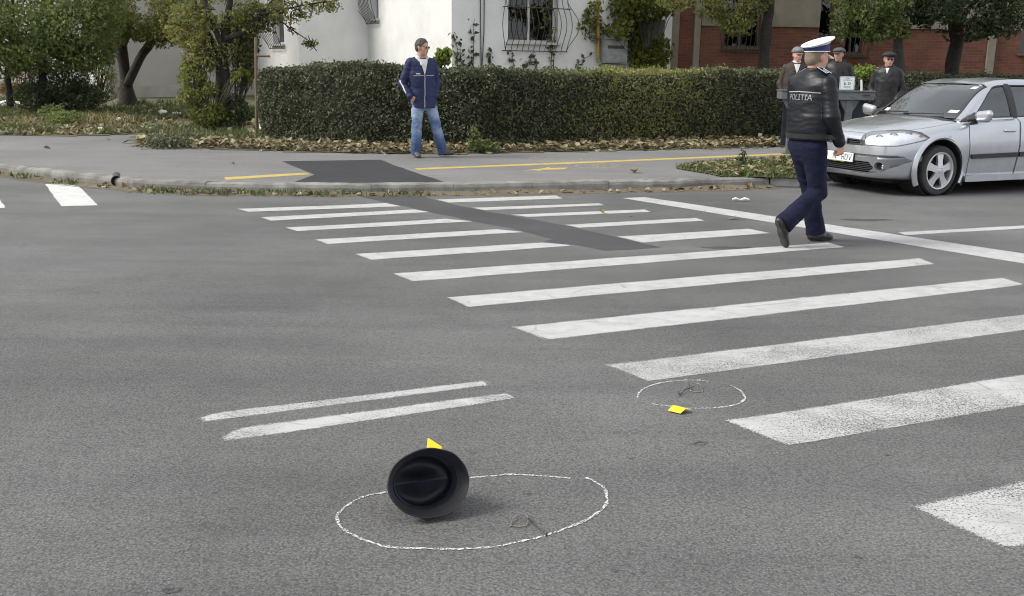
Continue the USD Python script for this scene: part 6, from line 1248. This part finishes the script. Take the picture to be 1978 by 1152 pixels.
for s in (1, -1):
    ep = thing('epaulette', parent=cop); c = on(CS, [(.005, -.125 * -s, 1.9)], (0, 0, -1), .004)[0]; c2 = on(CS, [(.005, .165 * s, 1.9)], (0, 0, -1), .004)[0]; c1 = on(CS, [(.005, .085 * s, 1.9)], (0, 0, -1), .004)[0]
    m = frame((c1 + c2) / 2 + [0, 0, .006], c2 - c1, [1, 0, 0]); obj('board', placed(rbox(.135, .066, .010, .004), m), M_ptrous, ep)
    for q in (1, -1): obj('edging', placed(bx(-.066, .066, q * .028 - .004, q * .028 + .004, .0052, .0068) , m), M_silverth, ep)
    obj('edging', placed(bx(-.066, -.058, -.024, .024, .0053, .0069), m), M_silverth, ep)
    for k in range(3): obj('star', placed(placed(lathe([(0, .004), (.011, 0), (0, -.001)], 5), np.eye(4)), m @ frame([.0 + k * .024, 0, .006], [1, 0, 0], [0, 1, 0])), M_silverth, ep)
cp_ = thing('peaked_cap', parent=cop)
cm = cf @ np.vstack([np.column_stack([roty(math.radians(-5)), [-.008, 0, .052]]), [0, 0, 0, 1]])
ov = np.diag([1.13, .93, 1, 1.0])
tilt = np.vstack([np.column_stack([roty(math.radians(-17)), [0.008, 0, .061]]), [0, 0, 0, 1]])
obj('band', placed(placed(lathe([(.098, .004), (.101, .006), (.101, .060), (.096, .060), (.094, .004), (.098, .004)], 40), ov), cm), M_capb, cp_, 40)
obj('piping', placed(placed(trimesh.creation.torus(.1005, .0045, 40, 8), ov), cm @ np.diag([1, 1, 1, 1.0])), M_capw, cp_, True)
cr_ = lathe([(.098, -.010), (.104, .000), (.124, .010), (.136, .016), (.139, .021), (.136, .026), (.10, .031), (.05, .033), (0, .034)], 44); obj('crown', placed(placed(cr_, ov), cm @ tilt), M_capw, cp_, 50)
vs = Solid([('el', .01, (.09, 0, 0), (.085, .088, .012))], [((.088, 0, 0), (-1, 0, 0), 1)]); vm = vs.mesh(.005, (.0, -.12, -.04), (.22, .12, .04)); v = vm.vertices; v[:, 2] -= 3.2 * v[:, 1] ** 2; obj('visor', placed(vm, cm @ frame([.008, 0, .006], [1, 0, -.42], [0, 1, 0])), M_capw, cp_, True)
obj('badge', placed(placed(trimesh.creation.icosphere(2, .016), np.diag([.4, 1, 1.2, 1])), cm @ np.vstack([np.column_stack([np.eye(3), [.117, 0, .035]]), [0, 0, 0, 1]])), M_gold, cp_, True)

POCKET = {'R': ((-.15, .75, -.6), (-.5, .2, -.3), (.4, .5, .5)), 'L': ((-.15, -.75, -.6), (-.5, -.2, -.3), (.4, -.5, .5))}
# ---- man in jeans
JM = dict(pelvis=(0, .03, .93), chest=(.0, .0, 1.36), neck=(.0, 0, 1.50), head=(.035, .005, 1.655), yaw=36, nod=2, shL=(0, .178, 1.425), shR=(0, -.178, 1.435), elL=(-.06, .268, 1.13), wrL=(.07, .19, .93), elR=(-.08, -.278, 1.12), wrR=(.07, -.205, .925),
          hipL=(0, .115, .89), knL=(.05, .215, .49), anL=(.01, .335, .095), hipR=(0, -.065, .89), knR=(.02, -.085, .48), anR=(-.02, -.09, .085), footL=((.70, .72, .12), (0, 0, 1)), footR=((1, -.12, 0), (0, 0, 1)))
fm_ = math.atan2(-.91, .42); gm = G(815, 304, .12)
man, MS, mf = person('person', 'man in navy jacket and washed jeans standing on the pavement before the hedge', (gm[0], gm[1], .124), fm_, JM, dict(half=.20, depth=.145, hem=.755, sleeve=.073, fold=.017, fs=(5, 5, 9), mat=M_navy2, flare=1.0, seed=5, collar_h=.01),
    dict(waist=.16, thigh=.100, knee=.076, hem=.080, fold=.018, fs=(7, 7, 9), mat=M_jeans, len=.045, seed=9), M_shoeb, hands=POCKET, h=.0075, hs=.0085)
hair(man, mf, M_hairg, .006, [((.062, 0, .055), unit([1, 0, -.55])), ((.002, 0, 0), unit([1, 0, -1.15])), ((-.03, 0, -.040), unit([.55, 0, -1]))], .016); shades(man, mf)
nk = np.array(JM['neck'])
hoodS = Solid([('rc', .02, nk + [.055, .075, -.005], nk + [-.055, .085, .015], .030, .036), ('rc', .02, nk + [.055, -.075, -.005], nk + [-.055, -.085, .015], .030, .036), ('rc', .03, nk + [-.06, .085, .01], nk + [-.085, 0, .02], .038, .045), ('rc', .03, nk + [-.06, -.085, .01], nk + [-.085, 0, .02], .038, .045), ('rc', .02, nk + [.055, .075, -.005], nk + [.125, .035, -.11], .026, .014), ('rc', .02, nk + [.055, -.075, -.005], nk + [.125, -.035, -.10], .034, .022)], [], fold_fn(4, .010, (12, 12, 12)))
obj('hood', hoodS.mesh(.008, (-.22, -.22, 1.3), (.22, .22, 1.68)), M_whitec, man, True)
def vinsert(S, zt_, zb_, wt, n=14):
    ts = np.linspace(0, 1, n); P = []
    for k in ts:
        z_ = zt_ + (zb_ - zt_) * k; ww = wt * (1 - k) + .006
        P += [(.6, y_, z_) for y_ in np.linspace(-ww, ww, 7)]
    V = on(S, P, (-1, 0, 0), .004); i = (np.arange(n - 1)[:, None] * 7 + np.arange(6)[None]).ravel(); f = np.vstack([np.stack([i, i + 7, i + 8], 1), np.stack([i, i + 8, i + 1], 1)]); return tm(V, f)
obj('shirt_front', vinsert(MS, 1.485, 1.27, .060), M_whitec, man, True)
obj('zip', ribbon(MS, [(.6, .0, 1.27), (.6, .004, 1.0), (.6, .002, .765)], .008, (-1, 0, 0), .004), M_silverth, man)
obj('chest_seam', ribbon(MS, [(.6, .16, 1.245), (.6, .02, 1.24)], .006, (-1, 0, 0), .003), M_silverth, man); obj('chest_seam', ribbon(MS, [(.6, -.16, 1.245), (.6, -.02, 1.24)], .006, (-1, 0, 0), .003), M_silverth, man)
obj('chest_label', ribbon(MS, [(.6, -.13, 1.268), (.6, -.07, 1.268)], .018, (-1, 0, 0), .005), M_whitec, man)
e0, e1 = np.array(JM['elR']), np.array(JM['wrR']); dirn = unit([.5, -1, .1])
obj('sleeve_stripe', ribbon(MS, [e0 + dirn * .3 + (e1 - e0) * .05 + [0, 0, .05], e0 + dirn * .3 + (e1 - e0) * .75], .020, -dirn, .004), M_whitec, man)

# ---- three onlookers by the hedge
def lapels(t, J, mat, drop=.13):
    nk = np.array(J['neck']); S_ = Solid([('rc', .015, nk + [-.05, .07 * s, .045], nk + [.05, .082 * s, .010], .020, .026) for s in (1, -1)] + [('rc', .015, nk + [.05, .082 * s, .010], nk + [.135, .05 * s, -drop], .026, .018) for s in (1, -1)] + [('rc', .015, nk + [-.05, .07, .045], nk + [-.05, -.07, .045], .020, .020)], [], fold_fn(6, .006, (14, 14, 14)))
    obj('collar', S_.mesh(.008, (-.2, -.2, 1.2), (.25, .2, 1.66)), mat, t, True)
def stand(yaw, spread=.0, w=.185, arms=0, sc=1.0):
    e = (-.03, .27, 1.14) if arms == 0 else (-.07, .275, 1.13); k = (.05, .225, .93) if arms == 0 else (.07, .20, .94); m = lambda v: (v[0], -v[1], v[2])
    return dict(pelvis=(0, 0, .93), chest=(0, 0, 1.36), neck=(.0, 0, 1.50), head=(.03, 0, 1.655), yaw=yaw, nod=3, shL=(0, w, 1.43), shR=(0, -w, 1.43), elL=e, wrL=k, elR=m(e), wrR=m(k), hipL=(0, .09, .89), knL=(.03, .10 + spread, .48), anL=(0, .11 + spread, .085), hipR=(0, -.09, .89), knR=(.03, -.10, .48), anR=(0, -.11, .085), footL=((1, .25, 0), (0, 0, 1)), footR=((1, -.25, 0), (0, 0, 1)))
def facing(p): return math.atan2(-p[1], -p[0])
p1 = G(1527, 281, .12); j1 = stand(14)
o1, S1_, f1 = person('person', 'onlooker in grey cap and white roll-neck half hidden behind the policeman', (p1[0], p1[1], .12), facing(p1) + .12, j1, dict(half=.215, depth=.15, hem=.80, sleeve=.074, fold=.016, mat=M_brownc, seed=12), dict(waist=.16, thigh=.098, knee=.074, hem=.078, fold=.014, mat=M_jeans, len=.045, seed=13), M_greyc, hands=POCKET, skin=M_skin2, h=.009, hs=.010)
flatcap(o1, f1, pm('light_grey_cap_cloth', (.13, .135, .14), .85, (.18, .185, .19), 14, world=False), .060, .0, .018); obj('roll_neck', Solid([('ec', .02, np.array(j1['neck']) + [0, 0, -.06], np.array(j1['neck']) + [.015, 0, .06], .090, .076, (1, 0, 0), .95)], [((0, 0, 1.562), (0, 0, 1), .5)]).mesh(.008, (-.15, -.15, 1.38), (.15, .15, 1.6)), M_whitec, o1, True); lapels(o1, j1, M_brownc); obj('jumper_front', vinsert(S1_, 1.50, 1.33, .050), M_whitec, o1, True)
p2 = at(1619, 122, 19.6); j2 = stand(-22)
o2, S2_, f2 = person('person', 'onlooker in dark flat cap and dark leather jacket behind the white notice', (p2[0], 19.6, .145), facing(p2), j2, dict(half=.225, depth=.155, hem=.80, sleeve=.078, fold=.018, mat=M_leath2, seed=22), dict(waist=.16, thigh=.098, knee=.074, hem=.078, fold=.014, mat=M_blackc, len=.045, seed=23), M_shoe, hands=POCKET, h=.009, hs=.010)
flatcap(o2, f2, M_greyc, .035, .06); lapels(o2, j2, M_leath2); hair(o2, f2, M_hairg, .003, [((0, 0, .06), (0, 0, 1)), ((.005, 0, 0), (1, 0, .1)), ((-.02, 0, -.055), (.25, 0, -1))]); obj('shirt_front', vinsert(S2_, 1.50, 1.28, .055), M_blackc, o2, True)
p3 = at(1716, 130, 18.4); j3 = stand(20, 0, .175, 1)
for k in j3:
    if not np.isscalar(j3[k]) and not k.startswith('foot'): j3[k] = tuple(np.array(j3[k]) * .965)
o3, S3_, f3 = person('person', 'onlooker in black cap and sunglasses with hands in leather jacket pockets beside the silver car', (p3[0], 18.4, .12), facing(p3) - .1, j3, dict(half=.20, depth=.15, hem=.76, sleeve=.076, fold=.018, mat=M_leath2, seed=32), dict(waist=.16, thigh=.098, knee=.074, hem=.078, fold=.014, mat=M_blackc, len=.045, seed=33), M_shoe, hands=POCKET, skin=M_skin2, h=.009, hs=.010)
flatcap(o3, f3, M_blackc, .030, .10); shades(o3, f3, .017); lapels(o3, j3, M_leath2, .11); hair(o3, f3, pm('white_hair', (.38, .37, .35), .8, (.5, .49, .47), 60, world=False), .004, [((0, 0, .06), (0, 0, 1)), ((.01, 0, 0), (1, 0, .1)), ((-.02, 0, -.055), (.25, 0, -1))]); obj('shirt_front', vinsert(S3_, 1.452, 1.36, .026), M_whitec, o3, True)
